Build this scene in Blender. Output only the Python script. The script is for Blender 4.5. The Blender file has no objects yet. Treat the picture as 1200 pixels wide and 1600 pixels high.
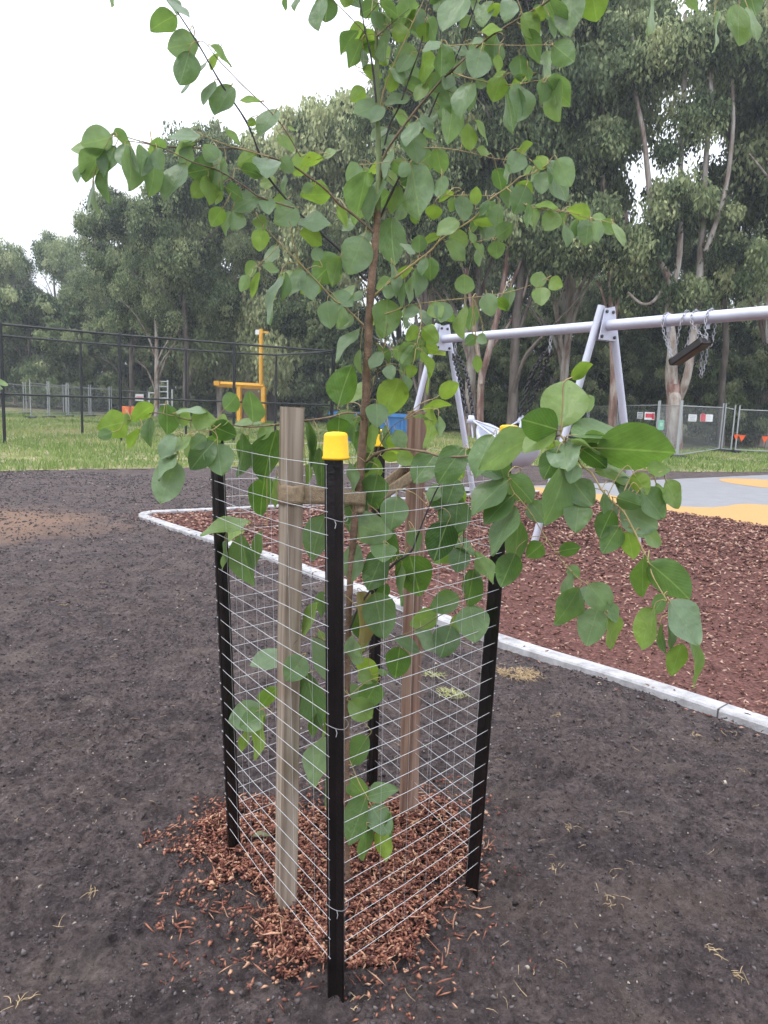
import bpy, math, random
import numpy as np
from mathutils import Vector, Matrix
rng = np.random.default_rng(7); random.seed(7)
D = bpy.data; S = bpy.context.scene; COL = S.collection
# ------------------------------------------------------------------ camera
FPX = 1150.; HC = 1.5
_up = np.array([.038, 1, .1487]); _up /= np.linalg.norm(_up)
_fw = np.array([0, 0, -1.]); _y = _fw - _up * _fw.dot(_up); _y /= np.linalg.norm(_y)
RM = np.array([np.cross(_y, _up), _y, _up])          # camera axes -> world
cam = D.cameras.new('camera'); co = D.objects.new('camera', cam); COL.objects.link(co); S.camera = co
cam.sensor_fit = 'HORIZONTAL'; cam.sensor_width = 36; cam.lens = FPX / 1200 * 36
cam.clip_start = .05; cam.clip_end = 1500
M4 = Matrix.Identity(4)
for i in range(3):
    for j in range(3): M4[i][j] = float(RM[i][j])
M4[2][3] = HC; co.matrix_world = M4
cam.dof.use_dof = False
# ------------------------------------------------------------------ sky and light
SUN_EL, SUN_AZ = math.radians(55), math.radians(248)
w = D.worlds.new('World'); S.world = w; w.use_nodes = True; nt = w.node_tree
bg = nt.nodes['Background']; sky = nt.nodes.new('ShaderNodeTexSky'); sky.sky_type = 'NISHITA'; sky.sun_disc = False
sky.sun_elevation = SUN_EL; sky.sun_rotation = SUN_AZ; sky.air_density = 1.0; sky.dust_density = 4
mul = nt.nodes.new('ShaderNodeMix'); mul.data_type = 'RGBA'; mul.blend_type = 'MIX'; mul.inputs[0].default_value = .93
nt.links.new(sky.outputs[0], mul.inputs[6]); mul.inputs[7].default_value = (11.0, 11.5, 12.3, 1)   # overcast cloud deck
# an overcast deck is about twice as bright overhead as near the horizon
wtc = nt.nodes.new('ShaderNodeTexCoord'); wsp = nt.nodes.new('ShaderNodeSeparateXYZ'); nt.links.new(wtc.outputs['Generated'], wsp.inputs[0])
wmr = nt.nodes.new('ShaderNodeMapRange'); nt.links.new(wsp.outputs['Z'], wmr.inputs[0]); wmr.inputs[1].default_value = .1; wmr.inputs[2].default_value = 1; wmr.inputs[3].default_value = .66; wmr.inputs[4].default_value = 1.75
wnz = nt.nodes.new('ShaderNodeTexNoise'); wnz.inputs['Scale'].default_value = 2.2; wnz.inputs['Detail'].default_value = 4; nt.links.new(wtc.outputs['Generated'], wnz.inputs[0])
wm2 = nt.nodes.new('ShaderNodeMath'); wm2.operation = 'MULTIPLY_ADD'; nt.links.new(wnz.outputs[0], wm2.inputs[0]); wm2.inputs[1].default_value = .16; nt.links.new(wmr.outputs[0], wm2.inputs[2])
wvm = nt.nodes.new('ShaderNodeVectorMath'); wvm.operation = 'SCALE'; nt.links.new(mul.outputs[2], wvm.inputs[0]); nt.links.new(wm2.outputs[0], wvm.inputs['Scale'])
nt.links.new(wvm.outputs[0], bg.inputs[0]); bg.inputs[1].default_value = .11
sl = D.lights.new('sun', 'SUN'); sl.energy = .9; sl.angle = math.radians(22); sl.color = (1, .97, .92)
so = D.objects.new('sun', sl); COL.objects.link(so)
dv = Vector((math.sin(SUN_AZ) * math.cos(SUN_EL), math.cos(SUN_AZ) * math.cos(SUN_EL), math.sin(SUN_EL)))
so.rotation_euler = dv.to_track_quat('Z', 'Y').to_euler(); so.location = (0, 0, 30)
S.view_settings.view_transform = 'Standard'; S.view_settings.look = 'None'
S.view_settings.exposure = 0.56; S.view_settings.gamma = 1; S.view_settings.use_curve_mapping = False
S.cycles.max_bounces = 6; S.cycles.transparent_max_bounces = 8
# ------------------------------------------------------------------ pixel helpers
def ray(px, py): return RM @ np.array([(px - 600) / FPX, -(py - 800) / FPX, -1.])
def G(px, py, z=0.):
    d = ray(px, py); return d * ((z - HC) / d[2]) + [0, 0, HC]
def AY(px, py, Y):
    d = ray(px, py); return d * (Y / d[1]) + [0, 0, HC]
# ------------------------------------------------------------------ materials
def mat(name, col, rough=.7, metal=0., spec=.5, bump=0., bscale=30., var=.0, vscale=6., col2=None, detail=6, coat=0):
    m = D.materials.new(name); m.use_nodes = True; n = m.node_tree; b = n.nodes['Principled BSDF']
    b.inputs['Base Color'].default_value = (*col, 1); b.inputs['Roughness'].default_value = rough
    b.inputs['Metallic'].default_value = metal; b.inputs['Specular IOR Level'].default_value = spec
    b.inputs['Coat Weight'].default_value = coat
    tc = n.nodes.new('ShaderNodeTexCoord')
    if var or col2:
        nz = n.nodes.new('ShaderNodeTexNoise'); nz.inputs['Scale'].default_value = vscale; nz.inputs['Detail'].default_value = detail
        nz.inputs['Roughness'].default_value = .65
        n.links.new(tc.outputs['Object'], nz.inputs[0])
        r = n.nodes.new('ShaderNodeValToRGB'); r.color_ramp.elements[0].position = .32; r.color_ramp.elements[1].position = .68
        c2 = col2 or tuple(min(1, c * (1 + var)) for c in col); c1 = tuple(c * (1 - var) for c in col)
        r.color_ramp.elements[0].color = (*c1, 1); r.color_ramp.elements[1].color = (*c2, 1)
        n.links.new(nz.outputs[0], r.inputs[0]); n.links.new(r.outputs[0], b.inputs['Base Color'])
    if bump:
        nb = n.nodes.new('ShaderNodeTexNoise'); nb.inputs['Scale'].default_value = bscale; nb.inputs['Detail'].default_value = 8
        n.links.new(tc.outputs['Object'], nb.inputs[0]); bp = n.nodes.new('ShaderNodeBump'); bp.inputs['Strength'].default_value = bump
        bp.inputs['Distance'].default_value = .01
        n.links.new(nb.outputs[0], bp.inputs['Height']); n.links.new(bp.outputs[0], b.inputs['Normal'])
    return m

def ramp_attr_mat(name, stops, rough=.8, transl=0., spec=.3, attr='tint', bump=0, bscale=200):
    """colour picked by a per-piece attribute: natural variation from one chip / leaf to the next"""
    m = D.materials.new(name); m.use_nodes = True; n = m.node_tree; b = n.nodes['Principled BSDF']
    a = n.nodes.new('ShaderNodeAttribute'); a.attribute_name = attr
    r = n.nodes.new('ShaderNodeValToRGB'); cr = r.color_ramp
    cr.elements[0].position = stops[0][0]; cr.elements[0].color = (*stops[0][1], 1)
    cr.elements[1].position = stops[-1][0]; cr.elements[1].color = (*stops[-1][1], 1)
    for p, c in stops[1:-1]:
        e = cr.elements.new(p); e.color = (*c, 1)
    n.links.new(a.outputs['Fac'], r.inputs[0]); n.links.new(r.outputs[0], b.inputs['Base Color'])
    b.inputs['Roughness'].default_value = rough; b.inputs['Specular IOR Level'].default_value = spec
    if transl:
        t = n.nodes.new('ShaderNodeBsdfTranslucent'); n.links.new(r.outputs[0], t.inputs[0])
        mx = n.nodes.new('ShaderNodeMixShader'); mx.inputs[0].default_value = transl
        o = n.nodes['Material Output']; n.links.new(b.outputs[0], mx.inputs[1]); n.links.new(t.outputs[0], mx.inputs[2]); n.links.new(mx.outputs[0], o.inputs[0])
    return m
# ------------------------------------------------------------------ mesh helpers
def link(name, me, m=None, parent=None):
    o = D.objects.new(name, me); COL.objects.link(o)
    if m is not None:
        for q in (m if isinstance(m, (list, tuple)) else [m]): me.materials.append(q)
    if parent is not None: o.parent = parent
    return o
def tag(o, label=None, cat=None, group=None, kind=None):
    if label: o['label'] = label
    if cat: o['category'] = cat
    if group: o['group'] = group
    if kind: o['kind'] = kind
    return o
def thing(name, label, cat, loc=(0, 0, 0), group=None):
    o = D.objects.new(name, None); COL.objects.link(o); o.location = [float(v) for v in loc]; o.empty_display_size = .1
    return tag(o, label, cat, group)
def quads_mesh(name, V, F, smooth=False, attr=None, uv=None):
    """V (n,3), F (m,4) or (m,3) arrays"""
    me = D.meshes.new(name); V = np.ascontiguousarray(V, dtype=np.float32); F = np.ascontiguousarray(F, dtype=np.int32)
    me.vertices.add(len(V)); me.vertices.foreach_set('co', V.ravel())
    k = F.shape[1]; me.loops.add(F.size); me.loops.foreach_set('vertex_index', F.ravel())
    me.polygons.add(len(F)); me.polygons.foreach_set('loop_start', np.arange(0, F.size, k, dtype=np.int32))
    if smooth: me.polygons.foreach_set('use_smooth', np.ones(len(F), dtype=bool))
    if attr is not None:
        for an, av in attr.items():
            at = me.attributes.new(an, 'FLOAT', 'POINT'); at.data.foreach_set('value', np.ascontiguousarray(av, dtype=np.float32))
    if uv is not None:
        ul = me.uv_layers.new(name='uv'); ul.data.foreach_set('uv', np.ascontiguousarray(uv[F.ravel()], dtype=np.float32).ravel())
    me.update(calc_edges=True); me.validate(); return me
class MB:
    def __init__(s): s.v = []; s.f = []; s.mi = []; s.sm = []
    def add(s, vs, fs, mi=0, sm=False):
        o = len(s.v); s.v += [tuple(float(c) for c in v) for v in vs]
        for f in fs: s.f.append(tuple(i + o for i in f)); s.mi.append(mi); s.sm.append(sm)
    def box(s, c, h, R=None, mi=0, bev=0.0):
        R = np.eye(3) if R is None else R; h = np.array(h, float); c = np.array(c, float)
        if bev <= 0:
            vs = [c + R @ (np.array([a, b, d]) * h) for d in (-1, 1) for a, b in ((-1, -1), (1, -1), (1, 1), (-1, 1))]
            s.add(vs, [(3, 2, 1, 0), (4, 5, 6, 7)] + [(i, (i + 1) % 4, (i + 1) % 4 + 4, i + 4) for i in range(4)], mi)
        else:
            vs = []
            for d, sh in ((-1, bev), (-1 , 0), (1, 0), (1, bev)):
                zz = h[2] - (0 if sh else bev); 
                for a, b in ((-1, -1), (1, -1), (1, 1), (-1, 1)):
                    x = (h[0] - sh); y = (h[1] - sh)
                    vs += [c + R @ np.array([a * x - (a * bev if (a * b > 0) else 0) * 1, b * y - (b * bev if (a * b < 0) else 0) * 1, d * zz]),
                           c + R @ np.array([a * x - (a * bev if (a * b < 0) else 0) * 1, b * y - (b * bev if (a * b > 0) else 0) * 1, d * zz])]
            fs = [tuple(range(7, -1, -1)), tuple(range(24, 32))]
            for l in range(3):
                for i in range(8): fs.append((l * 8 + i, l * 8 + (i + 1) % 8, l * 8 + 8 + (i + 1) % 8, l * 8 + 8 + i))
            s.add(vs, fs, mi)
    def tube(s, pts, r, n=8, mi=0, caps=True, sm=True):
        pts = [np.array(p, float) for p in pts]; k = len(pts)
        r = [r] * k if np.isscalar(r) else list(r)
        ref = np.array([0.31, .17, .93]); vs = []
        pt = None
        for i, p in enumerate(pts):
            t = pts[min(i + 1, k - 1)] - pts[max(i - 1, 0)]; t = t / (np.linalg.norm(t) + 1e-12)
            if pt is None:
                a = np.cross(t, ref); 
                if np.linalg.norm(a) < .1: a = np.cross(t, [1, 0, 0])
            else: a = a - t * a.dot(t)
            a = a / (np.linalg.norm(a) + 1e-12); b = np.cross(t, a); pt = t
            for q in range(n):
                th = 2 * math.pi * q / n; vs.append(p + r[i] * (a * math.cos(th) + b * math.sin(th)))
        fs = [(i * n + q, i * n + (q + 1) % n, (i + 1) * n + (q + 1) % n, (i + 1) * n + q) for i in range(k - 1) for q in range(n)]
        s.add(vs, fs, mi, sm)
        if caps: s.add(vs[:n], [tuple(range(n - 1, -1, -1))], mi); s.add(vs[-n:], [tuple(range(n))], mi)
    def lathe(s, prof, c=(0, 0, 0), n=20, mi=0, R=None, sup=2., sm=True):
        vs = []; R = np.eye(3) if R is None else R
        for (r, z) in prof:
            for q in range(n):
                th = 2 * math.pi * q / n; cc, ss = math.cos(th), math.sin(th)
                e = (abs(cc) ** sup + abs(ss) ** sup) ** (-1 / sup)
                vs.append(np.array(c) + R @ np.array([r * e * cc, r * e * ss, z]))
        k = len(prof)
        fs = [(i * n + q, i * n + (q + 1) % n, (i + 1) * n + (q + 1) % n, (i + 1) * n + q) for i in range(k - 1) for q in range(n)]
        fs += [tuple(range(n - 1, -1, -1)), tuple(range((k - 1) * n, k * n))]
        s.add(vs, fs, mi, sm)
    def build(s, name, m=None, parent=None):
        me = D.meshes.new(name); me.from_pydata(s.v, [], s.f); me.polygons.foreach_set('material_index', s.mi)
        me.polygons.foreach_set('use_smooth', s.sm); me.update(); 
        return link(name, me, m, parent)
def smooth_poly(P, sub=4):
    """Catmull-Rom through the points (any dimension)"""
    P = np.array(P, float)
    if len(P) < 3: 
        t = np.linspace(0, 1, sub + 1)[:, None]; return P[0] * (1 - t) + P[-1] * t
    Q = np.vstack([2 * P[0] - P[1], P, 2 * P[-1] - P[-2]]); out = []
    for i in range(1, len(Q) - 2):
        for k in range(sub):
            t = k / sub; p0, p1, p2, p3 = Q[i - 1], Q[i], Q[i + 1], Q[i + 2]
            out.append(.5 * ((2 * p1) + (-p0 + p2) * t + (2 * p0 - 5 * p1 + 4 * p2 - p3) * t * t + (-p0 + 3 * p1 - 3 * p2 + p3) * t ** 3))
    out.append(Q[-2]); return np.array(out)
def rotz(a): c, s = math.cos(a), math.sin(a); return np.array([[c, -s, 0], [s, c, 0], [0, 0, 1.]])
def sheet(name, pts, z, m, label=None):
    me = D.meshes.new(name); me.from_pydata([(float(p[0]), float(p[1]), z) for p in pts], [], [tuple(range(len(pts)))]); me.update()
    o = link(name, me, m); tag(o, kind='structure'); return o
# value noise (vectorised) for the shape of the ground
_tab = rng.random((256, 256))
def vnoise(x, y):
    xi = np.floor(x).astype(int); yi = np.floor(y).astype(int); fx = x - xi; fy = y - yi
    fx = fx * fx * (3 - 2 * fx); fy = fy * fy * (3 - 2 * fy)
    g = lambda a, b: _tab[a % 256, b % 256]
    return (g(xi, yi) * (1 - fx) + g(xi + 1, yi) * fx) * (1 - fy) + (g(xi, yi + 1) * (1 - fx) + g(xi + 1, yi + 1) * fx) * fy
def fbm(x, y, o=5, lac=2.1, gain=.5):
    s = 0; a = 1; t = 0
    for i in range(o): s = s + a * (vnoise(x + 17.3 * i, y + 9.1 * i) - .5); t += a; x = x * lac; y = y * lac; a *= gain
    return s / t
def gz(x, y):
    """height of the soil surface"""
    x = np.asarray(x, float); y = np.asarray(y, float)
    near = np.clip(1.3 - np.hypot(x, y - 2) / 14, .25, 1)
    h = .10 * fbm(x * .55, y * .55, 3) * near + .045 * fbm(x * 2.4, y * 4.1, 4)
    k = np.exp(-((x + .05) ** 2 + (y - 2.1) ** 2) / .5)
    for bx, by in ((-.07, 1.662), (-.45, 2.213), (.32, 2.08), (-.01, 2.68)): h = h + .016 * np.exp(-((x - bx) ** 2 + (y - by) ** 2) / .0035)
    return h * (1 - k * .6) - .004
def gz_fine(x, y): 
    near = np.clip(1.5 - np.hypot(x, y - 1.5) / 9, 0, 1)
    c = fbm(x * 38, y * 38, 4, 2.0, .6); c2 = np.abs(fbm(x * 14 + 5, y * 14, 3))
    c3 = fbm(x * 5.3, y * 11.1, 3); c4 = np.clip(fbm(x * 21 + 3, y * 21 + 8, 3) - .06, 0, 1)
    return near * (.034 * c + .026 * c2 + .036 * c3 + .085 * c4)
# ================================================================== GROUND
def soil_mat():
    m = D.materials.new('soil'); m.use_nodes = True; n = m.node_tree; b = n.nodes['Principled BSDF']
    tc = n.nodes.new('ShaderNodeTexCoord'); L = n.links.new
    def noise(sc, det=8, ro=.7, src=None):
        z = n.nodes.new('ShaderNodeTexNoise'); z.inputs['Scale'].default_value = sc; z.inputs['Detail'].default_value = det; z.inputs['Roughness'].default_value = ro
        L(src or tc.outputs['Object'], z.inputs[0]); return z
    def ramp(src, a, b_, ca, cb):
        r = n.nodes.new('ShaderNodeValToRGB'); r.color_ramp.elements[0].position = a; r.color_ramp.elements[1].position = b_
        r.color_ramp.elements[0].color = (*ca, 1); r.color_ramp.elements[1].color = (*cb, 1); L(src, r.inputs[0]); return r
    def mix(f, a, b_, t='MIX'):
        x = n.nodes.new('ShaderNodeMix'); x.data_type = 'RGBA'; x.blend_type = t
        if isinstance(f, float): x.inputs[0].default_value = f
        else: L(f, x.inputs[0])
        L(a, x.inputs[6]); L(b_, x.inputs[7]); return x
    fine = ramp(noise(42, 10, .78).outputs[0], .36, .64, (.045, .036, .038), (.205, .166, .168))
    mid = ramp(noise(5.0, 6).outputs[0], .35, .68, (.58, .56, .59), (1.36, 1.28, 1.20))
    c = mix(1.0, fine.outputs[0], mid.outputs[0], 'MULTIPLY')
    tb = ramp(noise(2.1, 8, .7).outputs[0], .54, .72, (0, 0, 0), (.75, .75, .75)); tcn = n.nodes.new('ShaderNodeRGB'); tcn.outputs[0].default_value = (.205, .165, .145, 1); c = mix(tb.outputs[0], c.outputs[2], tcn.outputs[0])
    # broad rakings of drier, browner earth farther off
    mp = n.nodes.new('ShaderNodeMapping'); L(tc.outputs['Object'], mp.inputs[0]); mp.inputs['Scale'].default_value = (.35, 1.3, 1); mp.inputs['Rotation'].default_value = (0, 0, -.35)
    brn = ramp(noise(1.3, 7, .65, mp.outputs[0]).outputs[0], .52, .72, (0, 0, 0), (1, 1, 1))
    bc = n.nodes.new('ShaderNodeRGB'); bc.outputs[0].default_value = (.19, .135, .11, 1)
    ds = n.nodes.new('ShaderNodeVectorMath'); ds.operation = 'DISTANCE'; L(tc.outputs['Object'], ds.inputs[0]); ds.inputs[1].default_value = (-5.2, 8.6, 0)
    f2 = n.nodes.new('ShaderNodeMath'); f2.operation = 'MULTIPLY'; L(brn.outputs[0], f2.inputs[0]); f2.inputs[1].default_value = .45
    c = mix(f2.outputs[0], c.outputs[2], bc.outputs[0])
    # one patch of orange clay
    mp2 = n.nodes.new('ShaderNodeMapping'); L(tc.outputs['Object'], mp2.inputs[0]); mp2.inputs['Location'].default_value = (4.75, -8.05 * 1.3, 0); mp2.inputs['Scale'].default_value = (1, 1.3, 1)
    ln = n.nodes.new('ShaderNodeVectorMath'); ln.operation = 'LENGTH'; L(mp2.outputs[0], ln.inputs[0])
    nn = noise(1.6, 6); ad = n.nodes.new('ShaderNodeMath'); ad.operation = 'MULTIPLY_ADD'; L(nn.outputs[0], ad.inputs[0]); ad.inputs[1].default_value = 2.2; L(ln.outputs['Value'], ad.inputs[2])
    pr = ramp(ad.outputs[0], .0, 1., (1, 1, 1), (0, 0, 0)); pr.color_ramp.elements[0].position = .0
    mr = n.nodes.new('ShaderNodeMapRange'); L(ad.outputs[0], mr.inputs[0]); mr.inputs[1].default_value = 2.1; mr.inputs[2].default_value = 3.0; mr.inputs[3].default_value = 1; mr.inputs[4].default_value = 0
    oc = n.nodes.new('ShaderNodeRGB'); oc.outputs[0].default_value = (.29, .185, .135, 1)
    c = mix(mr.outputs[0], c.outputs[2], oc.outputs[0])
    # pale specks of grit and dry root
    vo = n.nodes.new('ShaderNodeTexVoronoi'); vo.inputs['Scale'].default_value = 34; L(tc.outputs['Object'], vo.inputs[0])
    sp = ramp(vo.outputs['Distance'], .05, .09, (1, 1, 1), (0, 0, 0))
    sc_ = n.nodes.new('ShaderNodeSeparateColor'); L(vo.outputs['Color'], sc_.inputs[0])
    gt = n.nodes.new('ShaderNodeMath'); gt.operation = 'GREATER_THAN'; L(sc_.outputs[0], gt.inputs[0]); gt.inputs[1].default_value = .93
    ml = n.nodes.new('ShaderNodeMath'); ml.operation = 'MULTIPLY'; L(sp.outputs[0], ml.inputs[0]); L(gt.outputs[0], ml.inputs[1])
    pc = n.nodes.new('ShaderNodeRGB'); pc.outputs[0].default_value = (.33, .29, .25, 1)
    c = mix(ml.outputs[0], c.outputs[2], pc.outputs[0]); L(c.outputs[2], b.inputs['Base Color'])
    b.inputs['Roughness'].default_value = .85; b.inputs['Specular IOR Level'].default_value = .25
    nb = noise(70, 8, .75); bp = n.nodes.new('ShaderNodeBump'); bp.inputs['Strength'].default_value = 1; bp.inputs['Distance'].default_value = .02
    L(nb.outputs[0], bp.inputs['Height'])
    nb3 = noise(24, 6, .7); bp3 = n.nodes.new('ShaderNodeBump'); bp3.inputs['Strength'].default_value = 1; bp3.inputs['Distance'].default_value = .035; L(nb3.outputs[0], bp3.inputs['Height'])
    nb2 = noise(9, 8, .7); bp2 = n.nodes.new('ShaderNodeBump'); bp2.inputs['Strength'].default_value = 1; bp2.inputs['Distance'].default_value = .09
    L(nb2.outputs[0], bp2.inputs['Height']); L(bp2.outputs[0], bp3.inputs['Normal']); L(bp3.outputs[0], bp.inputs['Normal']); L(bp.outputs[0], b.inputs['Normal'])
    return m
def axis(lo, hi, d0, c, grow):
    a = [c]; d = d0
    while a[-1] < hi: a.append(a[-1] + d0 + max(0, abs(a[-1] - c) - 1.5) * grow)
    b = [c]
    while b[-1] > lo: b.append(b[-1] - d0 - max(0, abs(b[-1] - c) - 1.5) * grow)
    return np.array(sorted(set(a + b)))
xs = axis(-400, 400, .011, 0, .028); ys = axis(-60, 500, .011, 1.9, .028)
X, Y = np.meshgrid(xs, ys); Z = gz(X, Y); FINE = gz_fine(X, Y)
nx, ny = len(xs), len(ys)
I = (np.arange(ny - 1)[:, None] * nx + np.arange(nx - 1)[None]).ravel()
SOIL = soil_mat()
# playground edge ------------------------------------------------------------
K = [(2.9, 2.3), (1.91, 3.4), (1.45, 3.9), (.84, 4.5), (.22, 5.25), (-.47, 6.09), (-1.04, 6.80), (-1.89, 7.67), (-2.70, 8.56), (-2.93, 8.86), (-2.93, 9.14), (-2.62, 9.36), (-1.51, 10.07), (.93, 11.9), (2.75, 13.2)]
KS = smooth_poly(K, 16)
RUB = [(2.69, 13.14), (3.1, 12.45), (3.53, 12.25), (4.21, 11.74), (4.49, 11.12), (4.97, 10.68), (5.32, 10.08), (6.2, 8.6), (7.5, 6.5)]
DK = np.full(X.shape, 9.); sel = (np.abs(X) < 4) & (Y > 1.5) & (Y < 14); kk = KS[::4]
DK[sel] = np.min(np.hypot(X[sel][:, None] - kk[None, :, 0], Y[sel][:, None] - kk[None, :, 1]), 1)
ease = np.clip((DK - .05) / .30, 0, 1) ** .8          # soil raked smooth where it meets the kerb
Z = Z * (.25 + .75 * ease) + FINE * (.22 + .78 * ease) - .006 * (1 - ease)
V_ground = np.stack([X, Y, Z], -1).reshape(-1, 3); F_ground = np.stack([I, I + 1, I + nx + 1, I + nx], 1)
bed = [tuple(p) for p in KS] + RUB[0:] + [(7.0, 2.0)]
bedP = np.array(bed)
def inside(px, py, P):
    c = np.zeros(len(px), bool); j = len(P) - 1
    for i in range(len(P)):
        xi, yi = P[i][0], P[i][1]; xj, yj = P[j][0], P[j][1]
        with np.errstate(divide='ignore', invalid='ignore'):
            q = ((yi > py) != (yj > py)) & (px < (xj - xi) * (py - yi) / (yj - yi + 1e-12) + xi)
        c ^= q; j = i
    return c
path_poly = [(-.5, 12.6), (2.75, 14.2), (4.5, 15.3), (6.31, 16.7), (10.05, 19.3), (20, 25), (24, 18), (9.5, 4.0), (7.5, 6.5), (6.2, 8.6), (5.32, 10.08), (4.97, 10.68), (4.49, 11.12), (4.21, 11.74), (3.53, 12.25), (3.1, 12.45), (2.69, 13.14)]
lawn_edge = [(-60, -18), (-22, 4.5), (-12, 10.6), (-7.09, 13.5), (-5, 14.9), (-2.86, 16.2), (-.5, 18.2), (1.65, 19.5), (4.6, 19.6), (7.23, 19.45), (10.64, 20.6), (16, 24.5), (60, 46)]
le = smooth_poly(lawn_edge, 14); le = le + np.stack([.25 * fbm(le[:, 0] * 2, le[:, 1] * 2), .35 * fbm(le[:, 0] * 1.7 + 9, le[:, 1] * 1.7)], 1)
lawn_poly = [tuple(p) for p in le] + [(390, 300), (390, 490), (-390, 490), (-390, -18)]
# keep the soil below the sheets that lie on it
gx, gy = V_ground[:, 0], V_ground[:, 1]
m_in = inside(gx, gy, bedP) | inside(gx, gy, path_poly)
V_ground[m_in, 2] = np.minimum(V_ground[m_in, 2], -.02)
m_l = inside(gx, gy, lawn_poly); V_ground[m_l, 2] = np.minimum(V_ground[m_l, 2], -.03)
tag(link('ground', quads_mesh('ground', V_ground, F_ground, True), SOIL), kind='structure')
# lawn
lawn_m = mat('lawn', (.14, .16, .07), .95, spec=.1, vscale=.9, detail=9, col2=(.34, .29, .18), var=.25, bump=.8, bscale=14)
sheet('lawn', lawn_poly, -.012, lawn_m)
# bare litter-covered floor under the trees, beyond the fences
litter_m = mat('forest_floor', (.07, .062, .045), .95, spec=.1, vscale=.6, detail=9, col2=(.12, .125, .06), var=.35, bump=.8, bscale=6)
sheet('forest_floor', [(-80, 62), (-30, 60), (-6, 52), (6, 40), (11, 30), (16, 33.5), (40, 44), (120, 60), (300, 480), (-300, 480)], -.006, litter_m)
# mulch bed
mulchbase = mat('bark_bed', (.075, .038, .034), .95, spec=.1, vscale=45, detail=8, col2=(.19, .09, .078), var=.5, bump=1.0, bscale=60)
sheet('mulch_bed', bed, .004, mulchbase)
# concrete path and coloured rubber
conc = mat('path_concrete', (.215, .215, .232), .8, vscale=2.5, var=.10, bump=.25, bscale=80)
sheet('path', path_poly, .008, conc)
rub = mat('rubber', (.44, .255, .095), .85, vscale=60, var=.18, bump=.4, bscale=160)
band = [(5.0, 3.2), (7.3, 6.45), (6.05, 8.5), (5.22, 10.0), (4.87, 10.6), (4.40, 11.04), (4.11, 11.64), (3.48, 12.17), (3.0, 12.37), (2.6, 13.1), (1.6, 12.6), (2.0, 13.15), (2.85, 14.0), (3.36, 13.54), (3.82, 13.3), (4.52, 12.62), (4.73, 11.95), (5.3, 11.9), (5.62, 12.1), (6.58, 12.55), (8.6, 10.5), (9.5, 7.5)]
sheet('rubber_surface', smooth_poly(band[1:], 4), .012, rub)
ell = [(9.0 + 1.15 * math.cos(t) * 1.1 - .3 * math.sin(t), 16.4 + 1.35 * math.sin(t)) for t in np.linspace(0, 2 * math.pi, 40)[:-1]]
sheet('rubber_surface', ell, .012, rub)
# kerb
kerb_m = mat('kerb_concrete', (.33, .32, .33), .85, vscale=11, var=.25, bump=.4, bscale=90, col2=(.47, .46, .48), spec=.2)
def kerb():
    m = MB(); P = KS; hw = .068
    ring = []
    for i, p in enumerate(P):
        t = P[min(i + 1, len(P) - 1)] - P[max(i - 1, 0)]; t /= np.linalg.norm(t); nn = np.array([-t[1], t[0]]); hw = .060 + .004 * float(fbm(p[0] * 4., p[1] * 4., 3))
        ring.append([np.array([*(p + nn * a), z]) for a, z in ((-hw, -.1), (-hw, .030), (-hw + .010, .040), (hw - .010, .040), (hw, .030), (hw, -.1))])
    n = 6
    vs = [v for r in ring for v in r]; fs = []
    for i in range(len(P) - 1):
        for q in range(n - 1): fs.append((i * n + q, (i + 1) * n + q, (i + 1) * n + q + 1, i * n + q + 1))
    fs += [tuple(range(n)), tuple(range((len(P) - 1) * n + n - 1, (len(P) - 1) * n - 1, -1))]
    m.add(vs, fs)
    for i in range(20, len(P) - 5, 31):
        t = P[i + 1] - P[i - 1]; t /= np.linalg.norm(t); m.box((P[i][0], P[i][1], .0105), (.004, .0605, .0300), rotz(math.atan2(t[1], t[0])), mi=1)
    o = m.build('kerb', [kerb_m, mat('joint', (.07, .065, .065), .9)]); tag(o, kind='structure')
kerb()
# ------------------------------------------------------------------ chips, clods and litter (nobody could count them)
def chips(cx, cy, cz, L, W, T, yaw, tilt, roll, tint):
    """bent flattened slivers, 6 vertices each"""
    n = len(cx); t = np.array([[-1, -.35, 0], [-.7, .5, 0], [.55, 1, .0], [1, .15, 0], [.6, -.9, 0], [0, 0, 1.]])
    jit = 1 + .35 * (rng.random((n, 6, 1)) - .5)
    P = t[None] * jit * np.stack([L / 2, W / 2, T], -1)[:, None]
    cr, sr = np.cos(roll), np.sin(roll); y = P[..., 1] * cr[:, None] - P[..., 2] * sr[:, None]; z = P[..., 1] * sr[:, None] + P[..., 2] * cr[:, None]; x = P[..., 0]
    ct, st = np.cos(tilt), np.sin(tilt); x, z = x * ct[:, None] - z * st[:, None], x * st[:, None] + z * ct[:, None]
    cyw, syw = np.cos(yaw), np.sin(yaw); x, y = x * cyw[:, None] - y * syw[:, None], x * syw[:, None] + y * cyw[:, None]
    V = np.stack([x + cx[:, None], y + cy[:, None], z + cz[:, None]], -1).reshape(-1, 3)
    f = np.array([[0, 4, 5], [4, 3, 5], [3, 2, 5], [2, 1, 5], [1, 0, 5], [0, 1, 2], [0, 2, 3], [0, 3, 4]])
    F = (np.arange(n)[:, None, None] * 6 + f[None]).reshape(-1, 3)
    return V, F, np.repeat(tint, 6)
def rnd(n, a, b): return a + (b - a) * rng.random(n)
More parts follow.
